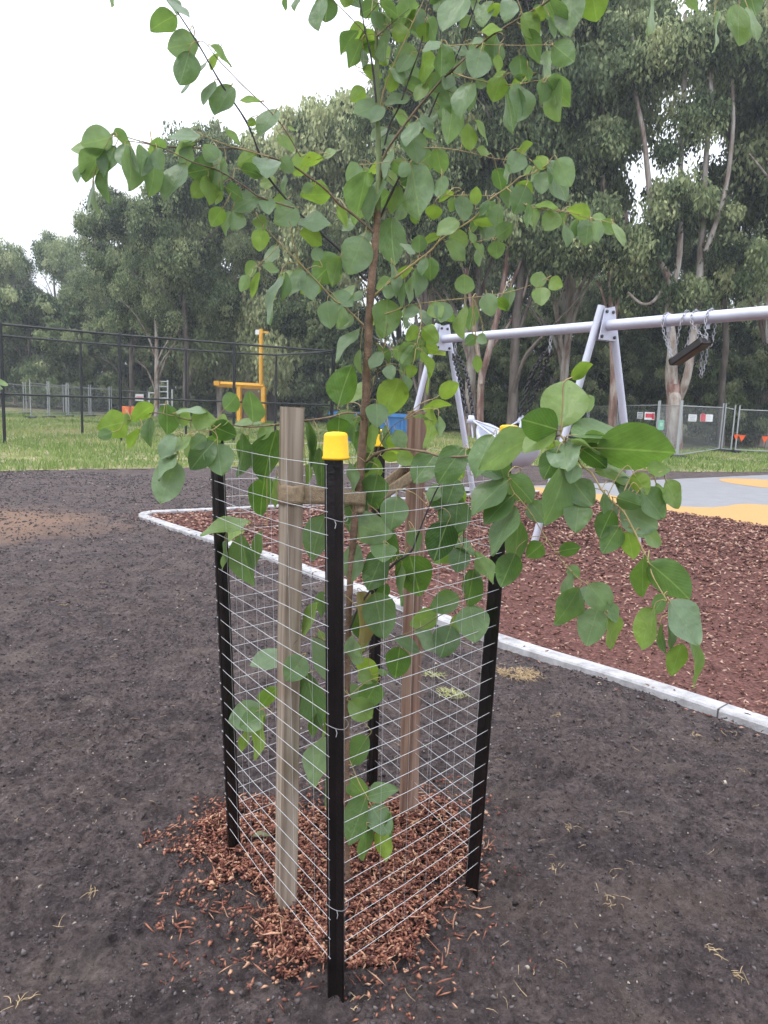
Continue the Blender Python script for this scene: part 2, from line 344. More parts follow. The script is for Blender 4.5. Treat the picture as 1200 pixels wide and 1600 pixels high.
# playground bark
n = 46000; px = rnd(n, -3, 7.4); py = 2 + 11.5 * rng.random(n) ** 1.25
k = inside(px, py, bedP); px, py = px[k], py[k]
dK = np.min(np.hypot(px[:, None] - KS[None, :, 0], py[:, None] - KS[None, :, 1]), 1); k = (dK > .085) | (rng.random(len(px)) < .012); px, py = px[k], py[k]; n = len(px)
s = np.clip(py / 4.8, .9, 1.9)
Vc, Fc, tc_ = chips(px, py, .008 + .02 * rng.random(n), rnd(n, .02, .052) * s, rnd(n, .010, .02) * s, rnd(n, .004, .010) * s, rnd(n, 0, 6.28), rng.normal(0, .35, n), rng.normal(0, .4, n), rng.random(n))
bark_m = ramp_attr_mat('bark_chips', [(0, (.042, .020, .018)), (.35, (.145, .062, .048)), (.75, (.30, .150, .115)), (1, (.48, .33, .26))], .85)
tag(link('bark_mulch', quads_mesh('bark_mulch', Vc, Fc, attr={'tint': tc_}), bark_m), 'reddish brown bark mulch filling the kerbed play area', kind='stuff')
i_ = rng.integers(0, len(KS), 900); off_ = rng.normal(.02, .10, 900); tn_ = np.gradient(KS, axis=0); tn_ /= np.linalg.norm(tn_, axis=1)[:, None]
sx = KS[i_, 0] - tn_[i_, 1] * off_ + rng.normal(0, .04, 900); sy = KS[i_, 1] + tn_[i_, 0] * off_ + rng.normal(0, .04, 900); dk_ = np.min(np.hypot(sx[:, None] - KS[None, :, 0], sy[:, None] - KS[None, :, 1]), 1)
keep = rng.random(900) < np.where(dk_ < .07, .16, .8); sx, sy, dk_ = sx[keep], sy[keep], dk_[keep]; n_s = len(sx)
Vs_, Fs_, ts_ = chips(sx, sy, np.where(dk_ < .066, .042, np.where(inside(sx, sy, bedP), .02, gz(sx, sy) + .008)), rnd(n_s, .014, .04), rnd(n_s, .008, .016), rnd(n_s, .003, .007), rnd(n_s, 0, 6.28), rng.normal(0, .15, n_s), rng.normal(0, .2, n_s), rng.random(n_s))
tag(link('spilled_bark', quads_mesh('spilled_bark', Vs_, Fs_, attr={'tint': ts_}), bark_m), 'stray bark chips spilled over the pale kerb', kind='stuff')
# mulch ring round the sapling
def ringmask(x, y):
    a = np.arctan2(y - 2.08, x + .06); r = np.hypot((x + .03) * .95, (y - 2.17) * .92)
    return r + .50 * fbm(x * 3.6 + 3, y * 3.6, 4) - .10 * np.exp(-((a - 2.6) ** 2) / .1)
n = 62000; px = rnd(n, -1.1, .75); py = rnd(n, 1.45, 2.95); rm = ringmask(px, py)
k = ((rm < .365) | ((rm < .56) & (rng.random(n) < .12 * np.clip((.60 - rm) * 5, 0, 1) ** 2)) | ((np.hypot((px + .62) * .8 - (py - 2.25) * .4, (py - 2.3) * 2.2) < .15) & (rng.random(n) < .22))); px, py, rm = px[k], py[k], rm[k]; n = len(px)
mz = .035 * np.clip((.5 - rm) * 2.2, 0, 1)
lg = rng.random(n) < .16
Ln = np.where(lg, rnd(n, .026, .075), rnd(n, .007, .024)); Wn = np.where(lg, rnd(n, .003, .007), rnd(n, .006, .015))
Vc, Fc, tc_ = chips(px, py, gz(px, py) + gz_fine(px, py) + mz + .016 * rng.random(n), Ln, Wn, rnd(n, .002, .006), rnd(n, 0, 6.28), rng.normal(0, .28, n), rng.normal(0, .4, n), rng.random(n))
ring_m = ramp_attr_mat('red_chips', [(0, (.055, .022, .021)), (.35, (.175, .062, .045)), (.8, (.35, .150, .095)), (1, (.54, .33, .22))], .75)
tag(link('wood_chips', quads_mesh('wood_chips', Vc, Fc, attr={'tint': tc_}), ring_m), 'orange red wood chips heaped round the sapling inside the wire guard', kind='stuff')
sh_ = MB()
for i_ in range(230):
    a_ = random.random() * 6.28; q_ = random.random() ** .5 * .46; x_, y_ = -.03 + q_ * math.cos(a_) * 1.03, 2.17 + q_ * math.sin(a_)
    if float(ringmask(np.array(x_), np.array(y_))) > .46: continue
    l_ = random.uniform(.02, .07); d_ = random.random() * 6.28; b_ = random.uniform(-.9, .9); z_ = float(gz(x_, y_)) + random.uniform(.018, .036); P_ = []
    for q_ in range(5): P_.append((x_, y_, z_ + .008 * math.sin(q_ * 1.1 + i_))); x_ += l_ / 4 * math.cos(d_); y_ += l_ / 4 * math.sin(d_); d_ += b_ / 4
    w_ = random.uniform(.0009, .0024); sh_.tube(P_, [w_ * .5, w_, w_, w_ * .8, w_ * .3], 4, caps=False, sm=False)
sho = sh_.build('bark_shreds', mat('shred', (.30, .12, .07), .8, var=.5, vscale=9, col2=(.52, .30, .19))); tag(sho, 'long curled bark shreds among the wood chips round the sapling', kind='stuff')
# soil clods + crumbs
n = 52000; px = rnd(n, -1, 1); py = .7 + 13 * rng.random(n) ** 1.4; px = px * (py * .62 + .8); k = ~inside(px, py, bedP) & ~inside(px, py, path_poly); dK = np.min(np.hypot(px[:, None] - KS[None, :, 0], py[:, None] - KS[None, :, 1]), 1); k &= dK > .07; px, py = px[k], py[k]; n = len(px)
sz = .003 + .008 * rng.random(n) ** 5 + .0013 * py
Vc, Fc, tc_ = chips(px, py, gz(px, py) + gz_fine(px, py) - .001, sz * rnd(n, 1.2, 2.4), sz * rnd(n, 1, 1.8), sz * rnd(n, .5, 1.1), rnd(n, 0, 6.28), rng.normal(0, .3, n), rng.normal(0, .3, n), rng.random(n))
clod_m = ramp_attr_mat('crumbs', [(0, (.035, .029, .031)), (.6, (.085, .070, .073)), (.975, (.14, .118, .12)), (.988, (.30, .24, .20)), (1, (.42, .36, .30))], .9)
tag(link('soil_crumbs', quads_mesh('soil_crumbs', Vc, Fc, attr={'tint': tc_}), clod_m), 'dark crumbs of tilled soil with a few pale stones', kind='stuff')
# dry roots / straw strands
def strands(spec, name, label, m):
    mb = MB()
    for (cx, cy, rad, cnt, lmin, lmax, r, up) in spec:
        for i in range(cnt):
            a = random.random() * 6.28; rr = rad * random.random() ** .6; x = cx + rr * math.cos(a); y = cy + rr * math.sin(a)
            l = random.uniform(lmin, lmax); d = random.random() * 6.28; b = random.uniform(-1.4, 1.4); p = []
            for q in range(4):
                t = q / 3; zz = float(gz(x, y)) + .010 + up * math.sin(t * 3.14) * random.random()
                p.append((x, y, zz)); x += l / 3 * math.cos(d + b * t); y += l / 3 * math.sin(d + b * t)
            mb.tube(p, [r, r, r * .8, r * .4], 4, caps=False)
    o = mb.build(name, m); return tag(o, label, kind='stuff')
straw_m = mat('straw', (.40, .29, .17), .9, var=.35, vscale=20)
g1 = G(815, 1057)
spec = [(random.uniform(-2.5, 2.6), .9 + 5.5 * random.random() ** 1.5, .10, 2, .015, .06, .0009, .006) for _ in range(230)]
spec = [q for q in spec if not inside(np.array([q[0]]), np.array([q[1]]), bedP)[0]]
for (qx, qy) in [(1165, 1205), (865, 1365), (955, 1420), (890, 1305), (560, 1580), (140, 1400), (1110, 1500), (385, 1300), (870, 1120), (1085, 1150), (1150, 1540), (100, 950), (30, 1570)]:
    g = G(qx, qy); spec.append((g[0], g[1], .022, 9, .012, .045, .0010, .008))
strands(spec, 'dry_roots', 'thin dry roots and straws strewn over the dark soil', straw_m)
def tuft(px_, py_, rx, cnt, label, m):
    g = G(px_, py_); mb = MB()
    for i in range(cnt):
        a = random.random() * 6.28; rr = rx * random.random() ** .55; x = g[0] + rr * math.cos(a) ; y = g[1] + rr * .75 * math.sin(a); d = random.random() * 6.28; l = random.uniform(.02, .06); p = []
        for q in range(4): p.append((x, y, float(gz(x, y)) + .008 + .02 * random.random())); x += l / 3 * math.cos(d); y += l / 3 * math.sin(d); d += random.uniform(-.6, .6)
        mb.tube(p, [.0014, .0014, .0012, .0006], 4, caps=False)
    o = mb.build('straw_clump', m); tag(o, label, 'clump of straw')
tuft(812, 1056, .125, 260, 'tan clump of dead grass on dark soil just below the pale kerb', straw_m)
gstraw = mat('green_straw', (.42, .42, .20), .9, var=.3, vscale=20)
tuft(708, 1086, .075, 80, 'yellow green clump of cut grass on the soil behind the wire guard', gstraw)
tuft(678, 1058, .055, 50, 'smaller paler clump of cut grass beside the right timber stake', gstraw)
# ================================================================== GRASS
gr_m = ramp_attr_mat('grass_blades', [(0, (.09, .17, .035)), (.35, (.20, .29, .08)), (.65, (.35, .38, .15)), (1, (.46, .40, .24))], .8, transl=.3)
n = 110000; u = rng.random(n); py = 12.5 + 36 * u ** 1.35; px = (rng.random(n) * 2 - 1) * (py * .62 + 3); k = inside(px, py, lawn_poly); px, py = px[k], py[k]
k = ~inside(px, py, [(-80, 62), (-30, 60), (-6, 52), (6, 40), (11, 30), (16, 33.5), (40, 44), (120, 60), (300, 480), (-300, 480)]); px, py = px[k], py[k]; n = len(px)
cl = fbm(px * .5, py * .5, 4); h = rnd(n, .05, .13) * (1 + 2.4 * np.clip(cl + .05, -.2, .4)); a = rnd(n, 0, 6.28); wd = .006 + .0007 * py
lean = rng.normal(0, .4, (n, 2)) * h[:, None]
B0 = np.stack([px - wd * np.cos(a), py - wd * np.sin(a), np.full(n, -.02)], -1); B1 = np.stack([px + wd * np.cos(a), py + wd * np.sin(a), np.full(n, -.02)], -1); T = np.stack([px + lean[:, 0], py + lean[:, 1], h], -1)
V = np.stack([B0, B1, T], 1).reshape(-1, 3); F = np.arange(3 * n).reshape(n, 3)
tn = np.clip(.42 + 1.1 * fbm(px * .35 + 4, py * .6, 4) + rng.normal(0, .13, n), 0, 1)
tag(link('grass', quads_mesh('grass', V, F, attr={'tint': np.repeat(tn, 3)}), gr_m), 'rough yellow green grass between the soil and the fences', kind='stuff')
# ================================================================== TREE GUARD: four star pickets, wire, two stakes
PK = {'front': [(-.070, 1.662, 0), (-.114, 1.654, 1.418)], 'left': [(-.450, 2.213, 0), (-.513, 2.197, 1.40)], 'right': [(.320, 2.080, 0), (.342, 2.078, 1.438)], 'back': [(-.010, 2.680, 0), (-.030, 2.684, 1.39)]}
black_m = mat('bitumen_black', (.004, .004, .0045), .30, spec=.45, bump=.15, bscale=120, var=.5, vscale=14, col2=(.012, .008, .008))
hole_m = mat('picket_hole', (.45, .43, .42), .8)
yel_m = mat('yellow_plastic', (.84, .50, .012), .5, spec=.4, bump=.08, bscale=160, var=.06, vscale=30)
def picket(key, label, yaw, cap, hidden=False):
    b, t = [np.array(q, float) for q in PK[key]]; b = b.copy(); d = t - b; 
    root = thing('star_picket', label, 'star picket', b, 'star pickets at the corners of the wire guard')
    ax = d / np.linalg.norm(d); e1 = np.array([math.cos(yaw), math.sin(yaw), 0.]); e1 -= ax * e1.dot(ax); e1 /= np.linalg.norm(e1); e2 = np.cross(ax, e1)
    prof = []; R_, w_ = .026, .0032
    for k_ in range(3):
        a = k_ * 2 * math.pi / 3; c, s_ = math.cos(a), math.sin(a)
        for (u_, v_) in ((R_ - .002, -w_), (R_, 0), (R_ - .002, w_)): prof.append((u_ * c - v_ * s_, u_ * s_ + v_ * c))
        a2 = a + math.pi / 3; prof.append((.0075 * math.cos(a2), .0075 * math.sin(a2)))
    mb = MB(); lv = np.linspace(-.12, np.linalg.norm(d), 9); n_ = len(prof)
    vs = [ax * l + e1 * u_ + e2 * v_ for l in lv for (u_, v_) in prof]
    fs = [(i * n_ + q, i * n_ + (q + 1) % n_, (i + 1) * n_ + (q + 1) % n_, (i + 1) * n_ + q) for i in range(len(lv) - 1) for q in range(n_)] + [tuple(range(n_ - 1, -1, -1)), tuple(range((len(lv) - 1) * n_, len(lv) * n_))]
    mb.add(vs, fs)
    for k_ in range(3):      # punched holes with galvanised rims, on both faces of each flange
        a = k_ * 2 * math.pi / 3; er = e1 * math.cos(a) + e2 * math.sin(a); en = np.cross(ax, er)
        for q in range(16):
            l = .1 + q * .082
            if k_ == 0:
                for sg in (-1, 1):
                    c = ax * l + er * .016 + en * sg * .0036
                    mb.add([c + .0025 * (er * math.cos(th) + ax * math.sin(th)) for th in np.linspace(0, 6.283, 9)[:-1]], [tuple(range(8))], 1)
    mb.build('post', [black_m, hole_m], root)
    if cap:
        mc = MB(); Rr = np.stack([e1, e2, ax], 1); top = d
        mc.lathe([(.0, -.047), (.0255, -.047), (.0290, -.048), (.0292, -.043), (.0272, -.040), (.0252, .004), (.0236, .009), (.019, .012), (.008, .0135), (.0, .0135)], c=top, n=28, R=Rr, sup=2.8)
        mc.build('cap', yel_m, root)
    return root
picket('front', 'black star picket nearest the camera with a yellow cap', 1.2, True)
picket('left', 'black star picket at left corner of the guard, its top under leaves', 2.4, False)
picket('right', 'black star picket at right corner of the guard, yellow cap among big leaves', .9, True)
picket('back', 'black star picket at the back corner behind the trunk, tilted yellow cap', .2, True)
# wire mesh
wire_m = mat('galvanised_wire', (.62, .62, .64), .42, metal=.55, var=.12, vscale=60)
tie_m = mat('dull_tie_wire', (.30, .30, .31), .5, metal=.5)
def guard():
    root = thing('wire_guard', 'galvanised wire mesh guard wrapped round the four black pickets', 'wire mesh', (-.06, 2.1, 0))
    ctr = np.array([-.06, 2.13]); order = ['front', 'right', 'back', 'left']; lv = [.128 + i * .0535 for i in range(24)]
    def corner(k_, z):
        b, t = [np.array(q, float) for q in PK[k_]]; p = b + (t - b) * (z / t[2]); o = p[:2] - ctr; o /= np.linalg.norm(o); p[:2] += o * .019; return p
    off = np.array([-.06, 2.1, 0]); mb = MB(); mv = MB()
    for li, z in enumerate(lv):
        for s_ in range(4):
            a = corner(order[s_], z); b = corner(order[(s_ + 1) % 4], z)
            if s_ in (0,): a = a + np.array([.018, .012, -.012]) 
            if s_ == 3: b = b + np.array([-.016, .004, 0])
            P = []; outn = (a + b)[:2] / 2 - ctr; outn /= np.linalg.norm(outn)
            for q in range(9):
                t = q / 8; p = a * (1 - t) + b * t; w_ = math.sin(math.pi * t)
                p[:2] += outn * w_ * (.004 + .006 * float(fbm(np.array(z * 4. + s_ * 7), np.array(t * 3.)))); p[2] += w_ * .010 * float(fbm(np.array(z * 9. + s_ * 3), np.array(t * 2.5))) - .004 * w_
                P.append(p - off)
            mb.tube(P, .00082, 5, caps=False)
    for s_ in range(4):
        L_ = np.linalg.norm(corner(order[s_], .7) - corner(order[(s_ + 1) % 4], .7)); nn = int(round(L_ / .10))
        for q in range(0 if s_ == 0 else 1, nn + (1 if s_ == 3 else 0)):
            t = q / nn + (.03 if 0 < q < nn else 0) + random.uniform(-.01, .01); P = []
            if q == 0: t = .0
            if q == nn: t = 1.
            for z in np.linspace(lv[0], lv[-1], 13):
                a = corner(order[s_], z); b = corner(order[(s_ + 1) % 4], z)
                if s_ == 0: a = a + np.array([.018, .012, -.012])
                if s_ == 3: b = b + np.array([-.016, .004, 0])
                outn = (a + b)[:2] / 2 - ctr; outn /= np.linalg.norm(outn)
                p = a * (1 - t) + b * t; p[:2] += outn * (.0035 + .004 * math.sin(math.pi * t)); P.append(p - off)
            mv.tube(P, .00042, 4, caps=False)
    mb.build('horizontal_wires', wire_m, root); mv.build('vertical_wires', wire_m, root)
    for key, zs in (('front', (.27, .74, 1.235)), ('left', (1.1,))):
        for z in zs:
            c = corner(key, z); b, t = [np.array(q, float) for q in PK[key]]; p0 = b + (t - b) * (z / t[2]); mt = MB()
            mt.tube([np.array([p0[0] + .027 * math.cos(a), p0[1] + .027 * math.sin(a), z + .004 * math.sin(2 * a)]) - off for a in np.linspace(0, 6.4, 22)], .0009, 5)
            e = c - off + np.array([.0, -.006, 0]); mt.tube([e, e + [.004, -.006, -.008], e + [.002, -.008, -.018]], .0010, 5); mt.build('tie_wire', tie_m, root)
guard()
# timber stakes
def wood_mat(name, a, b_, st):
    m = D.materials.new(name); m.use_nodes = True; n = m.node_tree; b = n.nodes['Principled BSDF']; L = n.links.new
    tc = n.nodes.new('ShaderNodeTexCoord'); mp = n.nodes.new('ShaderNodeMapping'); L(tc.outputs['Object'], mp.inputs[0]); mp.inputs['Scale'].default_value = (60, 60, 2.2)
    z = n.nodes.new('ShaderNodeTexNoise'); z.inputs['Scale'].default_value = 1; z.inputs['Detail'].default_value = 7; L(mp.outputs[0], z.inputs[0])
    r = n.nodes.new('ShaderNodeValToRGB'); r.color_ramp.elements[0].position = .35; r.color_ramp.elements[1].position = .66; r.color_ramp.elements[0].color = (*a, 1); r.color_ramp.elements[1].color = (*b_, 1); L(z.outputs[0], r.inputs[0])
    z2 = n.nodes.new('ShaderNodeTexNoise'); z2.inputs['Scale'].default_value = 5; z2.inputs['Detail'].default_value = 5; L(tc.outputs['Object'], z2.inputs[0])
    r2 = n.nodes.new('ShaderNodeValToRGB'); r2.color_ramp.elements[0].position = .5; r2.color_ramp.elements[1].position = .75; r2.color_ramp.elements[0].color = (1, 1, 1, 1); r2.color_ramp.elements[1].color = (*st, 1); L(z2.outputs[0], r2.inputs[0])
    x = n.nodes.new('ShaderNodeMix'); x.data_type = 'RGBA'; x.blend_type = 'MULTIPLY'; x.inputs[0].default_value = 1; L(r.outputs[0], x.inputs[6]); L(r2.outputs[0], x.inputs[7]); L(x.outputs[2], b.inputs['Base Color'])
    b.inputs['Roughness'].default_value = .85; b.inputs['Specular IOR Level'].default_value = .2
    bp = n.nodes.new('ShaderNodeBump'); bp.inputs['Strength'].default_value = .5; bp.inputs['Distance'].default_value = .004; L(z.outputs[0], bp.inputs['Height']); L(bp.outputs[0], b.inputs['Normal'])
    return m
def stake(base, top, yaw, hw, m, label, endm):
    base = np.array(base, float); d = np.array(top, float) - base; root = thing('timber_stake', label, 'timber stake', base)
    mb = MB(); R_ = rotz(yaw); c = .004; lv = np.linspace(-.1, d[2], 12)
    pr = [(-hw, -hw + c), (-hw + c, -hw), (hw - c, -hw), (hw, -hw + c), (hw, hw - c), (hw - c, hw), (-hw + c, hw), (-hw, hw - c)]
    vs = []
    for i, z in enumerate(lv):
        t = z / d[2]
        for j, (u_, v_) in enumerate(pr):
            e = 1 + .02 * math.sin(i * 2.1 + j); 
            vs.append(d * t + R_ @ np.array([u_ * e, v_ * e, 0]) + (np.array([0, 0, random.uniform(-.002, .002)]) if i == 11 else 0))
    n_ = 8; fs = [(i * n_ + q, i * n_ + (q + 1) % n_, (i + 1) * n_ + (q + 1) % n_, (i + 1) * n_ + q) for i in range(11) for q in range(n_)]
    mb.add(vs, fs); mb.add(vs[-8:], [tuple(range(8))], 1); mb.build('stake_post', [m, endm], root); return root
wg = wood_mat('grey_hardwood', (.18, .138, .105), (.37, .305, .245), (.72, .62, .52))
wr = wood_mat('red_hardwood', (.14, .082, .062), (.30, .20, .155), (.8, .62, .55))
endm = mat('sawn_end', (.13, .07, .045), .9, var=.3, vscale=80)
STL0, STL1 = np.array([-.247, 1.99, 0]), np.array([-.257, 1.99, 1.478]); STR0, STR1 = np.array([.130, 2.452, 0]), np.array([.097, 2.453, 1.475])
stake(STL0, STL1, math.radians(30), .0262, wg, 'weathered grey square timber stake left of the trunk', endm)
stake(STR0, STR1, math.radians(-38), .0255, wr, 'reddish brown square timber stake right of the trunk', endm)
# hessian ties
hess = mat('hessian', (.40, .30, .20), .95, spec=.1, var=.25, vscale=70, bump=.9, bscale=420)
def tie(stk, trunk, z0, z1, yaw, hw, label, sw=.026):
    root = None; mb = MB(); loop = []
    d = trunk[:2] - stk[:2]; d /= np.linalg.norm(d); nn = np.array([-d[1], d[0]])
    r = hw * 1.52
    for a in np.linspace(-2.35, 2.35, 15):                       # round the stake
        v = -d * math.cos(a) + nn * math.sin(a); e = (abs(math.cos(a + math.atan2(-d[1], -d[0]) - yaw)) ** 5 + abs(math.sin(a + math.atan2(-d[1], -d[0]) - yaw)) ** 5) ** (-.2)
        loop.append(np.array([*(stk[:2] + v * (hw * 1.10 * e + .003)), z0]))
    mid = (loop[-1] + np.array([*trunk[:2], z1])) / 2; 
    for a in np.linspace(-2.2, 2.2, 9)[::-1]:                    # round the trunk
        v = d * math.cos(a) + nn * math.sin(a); loop.append(np.array([*(trunk[:2] + v * .017), z1]))
    loop.append(loop[0]); P = np.array(loop); n_ = len(P); vs = []
    for i, p in enumerate(P):
        k_ = (p[2] - z0) / (z1 - z0 + 1e-9)
        hh = sw * (1 - .28 * abs(k_)) 
        for (q, zz) in ((0, -1), (1, -.5), (2, .1), (3, .6), (4, 1)):
            vs.append([p[0] + .0015 * math.sin(3 * i + q), p[1] + .0015 * math.cos(2 * i + q), p[2] + hh * zz + .002 * math.sin(i * 1.7)])
    fs = [(i * 5 + q, (i + 1) * 5 + q, (i + 1) * 5 + q + 1, i * 5 + q + 1) for i in range(n_ - 1) for q in range(4)]
    mb.add(vs, fs, 0, True); o = mb.build('hessian_tie', hess); sd = o.modifiers.new('thick', 'SOLIDIFY'); sd.thickness = .002
    tag(o, label, 'hessian tie')
TR = lambda py, px: AY(px, py, 2.08)
tie(np.array([*(STL0 + (STL1 - STL0) * .8)[:2]]), AY(562, 775, 2.08), 1.245, AY(562, 778, 2.08)[2], math.radians(30), .0262, 'brown hessian strap tying the trunk to the grey left stake')
tie(np.array([*(STR0 + (STR1 - STR0) * .85)[:2]]), AY(561, 790, 2.085), 1.285, AY(561, 792, 2.085)[2], math.radians(-38), .0255, 'brown hessian strap tying the trunk to the reddish right stake', .022)
# ================================================================== SAPLING
random.seed(5)
leaf_m = D.materials.new('sapling_leaf'); leaf_m.use_nodes = True
def build_leaf_mat(m):
    n = m.node_tree; b = n.nodes['Principled BSDF']; L = n.links.new
    a = n.nodes.new('ShaderNodeAttribute'); a.attribute_name = 'tint'
    r = n.nodes.new('ShaderNodeValToRGB'); cr = r.color_ramp
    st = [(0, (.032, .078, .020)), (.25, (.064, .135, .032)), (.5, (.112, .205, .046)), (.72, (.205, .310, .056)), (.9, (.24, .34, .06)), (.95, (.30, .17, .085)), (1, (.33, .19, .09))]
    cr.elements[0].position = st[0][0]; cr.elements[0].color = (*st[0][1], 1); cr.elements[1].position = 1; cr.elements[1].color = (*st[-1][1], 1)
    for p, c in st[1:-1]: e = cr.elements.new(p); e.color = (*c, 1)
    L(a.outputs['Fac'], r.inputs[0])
    g = n.nodes.new('ShaderNodeAttribute'); g.attribute_name = 'bloom_sheen'
    mx = n.nodes.new('ShaderNodeMix'); mx.data_type = 'RGBA'; L(g.outputs['Fac'], mx.inputs[0]); L(r.outputs[0], mx.inputs[6]); mx.inputs[7].default_value = (.225, .31, .215, 1)  # waxy bloom, and on pale leaves the sky's sheen, mixed into the colour
    # veins from the leaf's own surface coordinates
    uv = n.nodes.new('ShaderNodeUVMap'); sp = n.nodes.new('ShaderNodeSeparateXYZ'); L(uv.outputs[0], sp.inputs[0])
    ab = n.nodes.new('ShaderNodeMath'); ab.operation = 'ABSOLUTE'; L(sp.outputs['X'], ab.inputs[0])
    mid = n.nodes.new('ShaderNodeMapRange'); L(ab.outputs[0], mid.inputs[0]); mid.inputs[1].default_value = .02; mid.inputs[2].default_value = .055; mid.inputs[3].default_value = 1; mid.inputs[4].default_value = 0
    sv = n.nodes.new('ShaderNodeMath'); sv.operation = 'MULTIPLY_ADD'; L(ab.outputs[0], sv.inputs[0]); sv.inputs[1].default_value = -.62; L(sp.outputs['Y'], sv.inputs[2])
    s2 = n.nodes.new('ShaderNodeMath'); s2.operation = 'MULTIPLY'; L(sv.outputs[0], s2.inputs[0]); s2.inputs[1].default_value = 52
    sn = n.nodes.new('ShaderNodeMath'); sn.operation = 'SINE'; L(s2.outputs[0], sn.inputs[0])
    vr = n.nodes.new('ShaderNodeMapRange'); L(sn.outputs[0], vr.inputs[0]); vr.inputs[1].default_value = .80; vr.inputs[2].default_value = 1; vr.inputs[3].default_value = 0; vr.inputs[4].default_value = .30
    mm = n.nodes.new('ShaderNodeMath'); mm.operation = 'MAXIMUM'; L(mid.outputs[0], mm.inputs[0]); L(vr.outputs[0], mm.inputs[1])
    mf = n.nodes.new('ShaderNodeMath'); mf.operation = 'MULTIPLY'; L(mm.outputs[0], mf.inputs[0]); mf.inputs[1].default_value = .52
    m2 = n.nodes.new('ShaderNodeMix'); m2.data_type = 'RGBA'; L(mf.outputs[0], m2.inputs[0]); L(mx.outputs[2], m2.inputs[6]); m2.inputs[7].default_value = (.26, .36, .15, 1)
    # mottling
    tc = n.nodes.new('ShaderNodeTexCoord'); z = n.nodes.new('ShaderNodeTexNoise'); z.inputs['Scale'].default_value = 32; z.inputs['Detail'].default_value = 5; L(tc.outputs['Object'], z.inputs[0])
    rr = n.nodes.new('ShaderNodeMapRange'); L(z.outputs[0], rr.inputs[0]); rr.inputs[1].default_value = .3; rr.inputs[2].default_value = .7; rr.inputs[3].default_value = .82; rr.inputs[4].default_value = 1.15
    hs = n.nodes.new('ShaderNodeHueSaturation'); L(m2.outputs[2], hs.inputs['Color']); L(rr.outputs[0], hs.inputs['Value'])
    zb = n.nodes.new('ShaderNodeTexNoise'); zb.inputs['Scale'].default_value = 75; zb.inputs['Detail'].default_value = 3; L(tc.outputs['Object'], zb.inputs[0])
    zr = n.nodes.new('ShaderNodeMapRange'); L(zb.outputs[0], zr.inputs[0]); zr.inputs[1].default_value = .70; zr.inputs[2].default_value = .76; zr.inputs[3].default_value = 0; zr.inputs[4].default_value = .75
    mb_ = n.nodes.new('ShaderNodeMix'); mb_.data_type = 'RGBA'; L(zr.outputs[0], mb_.inputs[0]); L(hs.outputs[0], mb_.inputs[6]); mb_.inputs[7].default_value = (.20, .12, .06, 1)
    # paler underside
    ge = n.nodes.new('ShaderNodeNewGeometry'); m3 = n.nodes.new('ShaderNodeMix'); m3.data_type = 'RGBA'
    bf = n.nodes.new('ShaderNodeMath'); bf.operation = 'MULTIPLY'; L(ge.outputs['Backfacing'], bf.inputs[0]); bf.inputs[1].default_value = .35
    L(bf.outputs[0], m3.inputs[0]); L(mb_.outputs[2], m3.inputs[6]); m3.inputs[7].default_value = (.15, .225, .12, 1)
    L(m3.outputs[2], b.inputs['Base Color']); b.inputs['Roughness'].default_value = .36; b.inputs['Specular IOR Level'].default_value = .5
    bp = n.nodes.new('ShaderNodeBump'); bp.inputs['Strength'].default_value = .22; bp.inputs['Distance'].default_value = .003; L(mm.outputs[0], bp.inputs['Height']); zq = n.nodes.new('ShaderNodeTexNoise'); zq.inputs['Scale'].default_value = 42; zq.inputs['Detail'].default_value = 2; L(tc.outputs['Object'], zq.inputs[0]); bq = n.nodes.new('ShaderNodeBump'); bq.inputs['Strength'].default_value = .55; bq.inputs['Distance'].default_value = .008; L(zq.outputs[0], bq.inputs['Height']); L(bp.outputs[0], bq.inputs['Normal']); L(bq.outputs[0], b.inputs['Normal'])
    t = n.nodes.new('ShaderNodeBsdfTranslucent'); tg = n.nodes.new('ShaderNodeMix'); tg.data_type = 'RGBA'; tg.blend_type = 'MULTIPLY'; tg.inputs[0].default_value = 1
    L(m3.outputs[2], tg.inputs[6]); tg.inputs[7].default_value = (1.35, 1.40, .65, 1); L(tg.outputs[2], t.inputs[0])
    ms = n.nodes.new('ShaderNodeMixShader'); ms.inputs[0].default_value = .44; L(b.outputs[0], ms.inputs[1]); L(t.outputs[0], ms.inputs[2]); L(ms.outputs[0], n.nodes['Material Output'].inputs[0])
build_leaf_mat(leaf_m)
bark_tr = mat('sapling_bark', (.17, .10, .065), .8, var=.35, vscale=30, bump=.6, bscale=220, col2=(.29, .18, .12))
green_st = mat('green_stem', (.15, .19, .07), .6, var=.25, vscale=20)
twig_br = mat('brown_twig', (.13, .085, .06), .7, var=.35, vscale=30, col2=(.24, .17, .10))
twig_dk = mat('dark_twig', (.055, .045, .05), .65, var=.3, vscale=30)
twig_yl = mat('yellow_twig', (.36, .30, .10), .6, var=.25, vscale=30, col2=(.42, .30, .16))
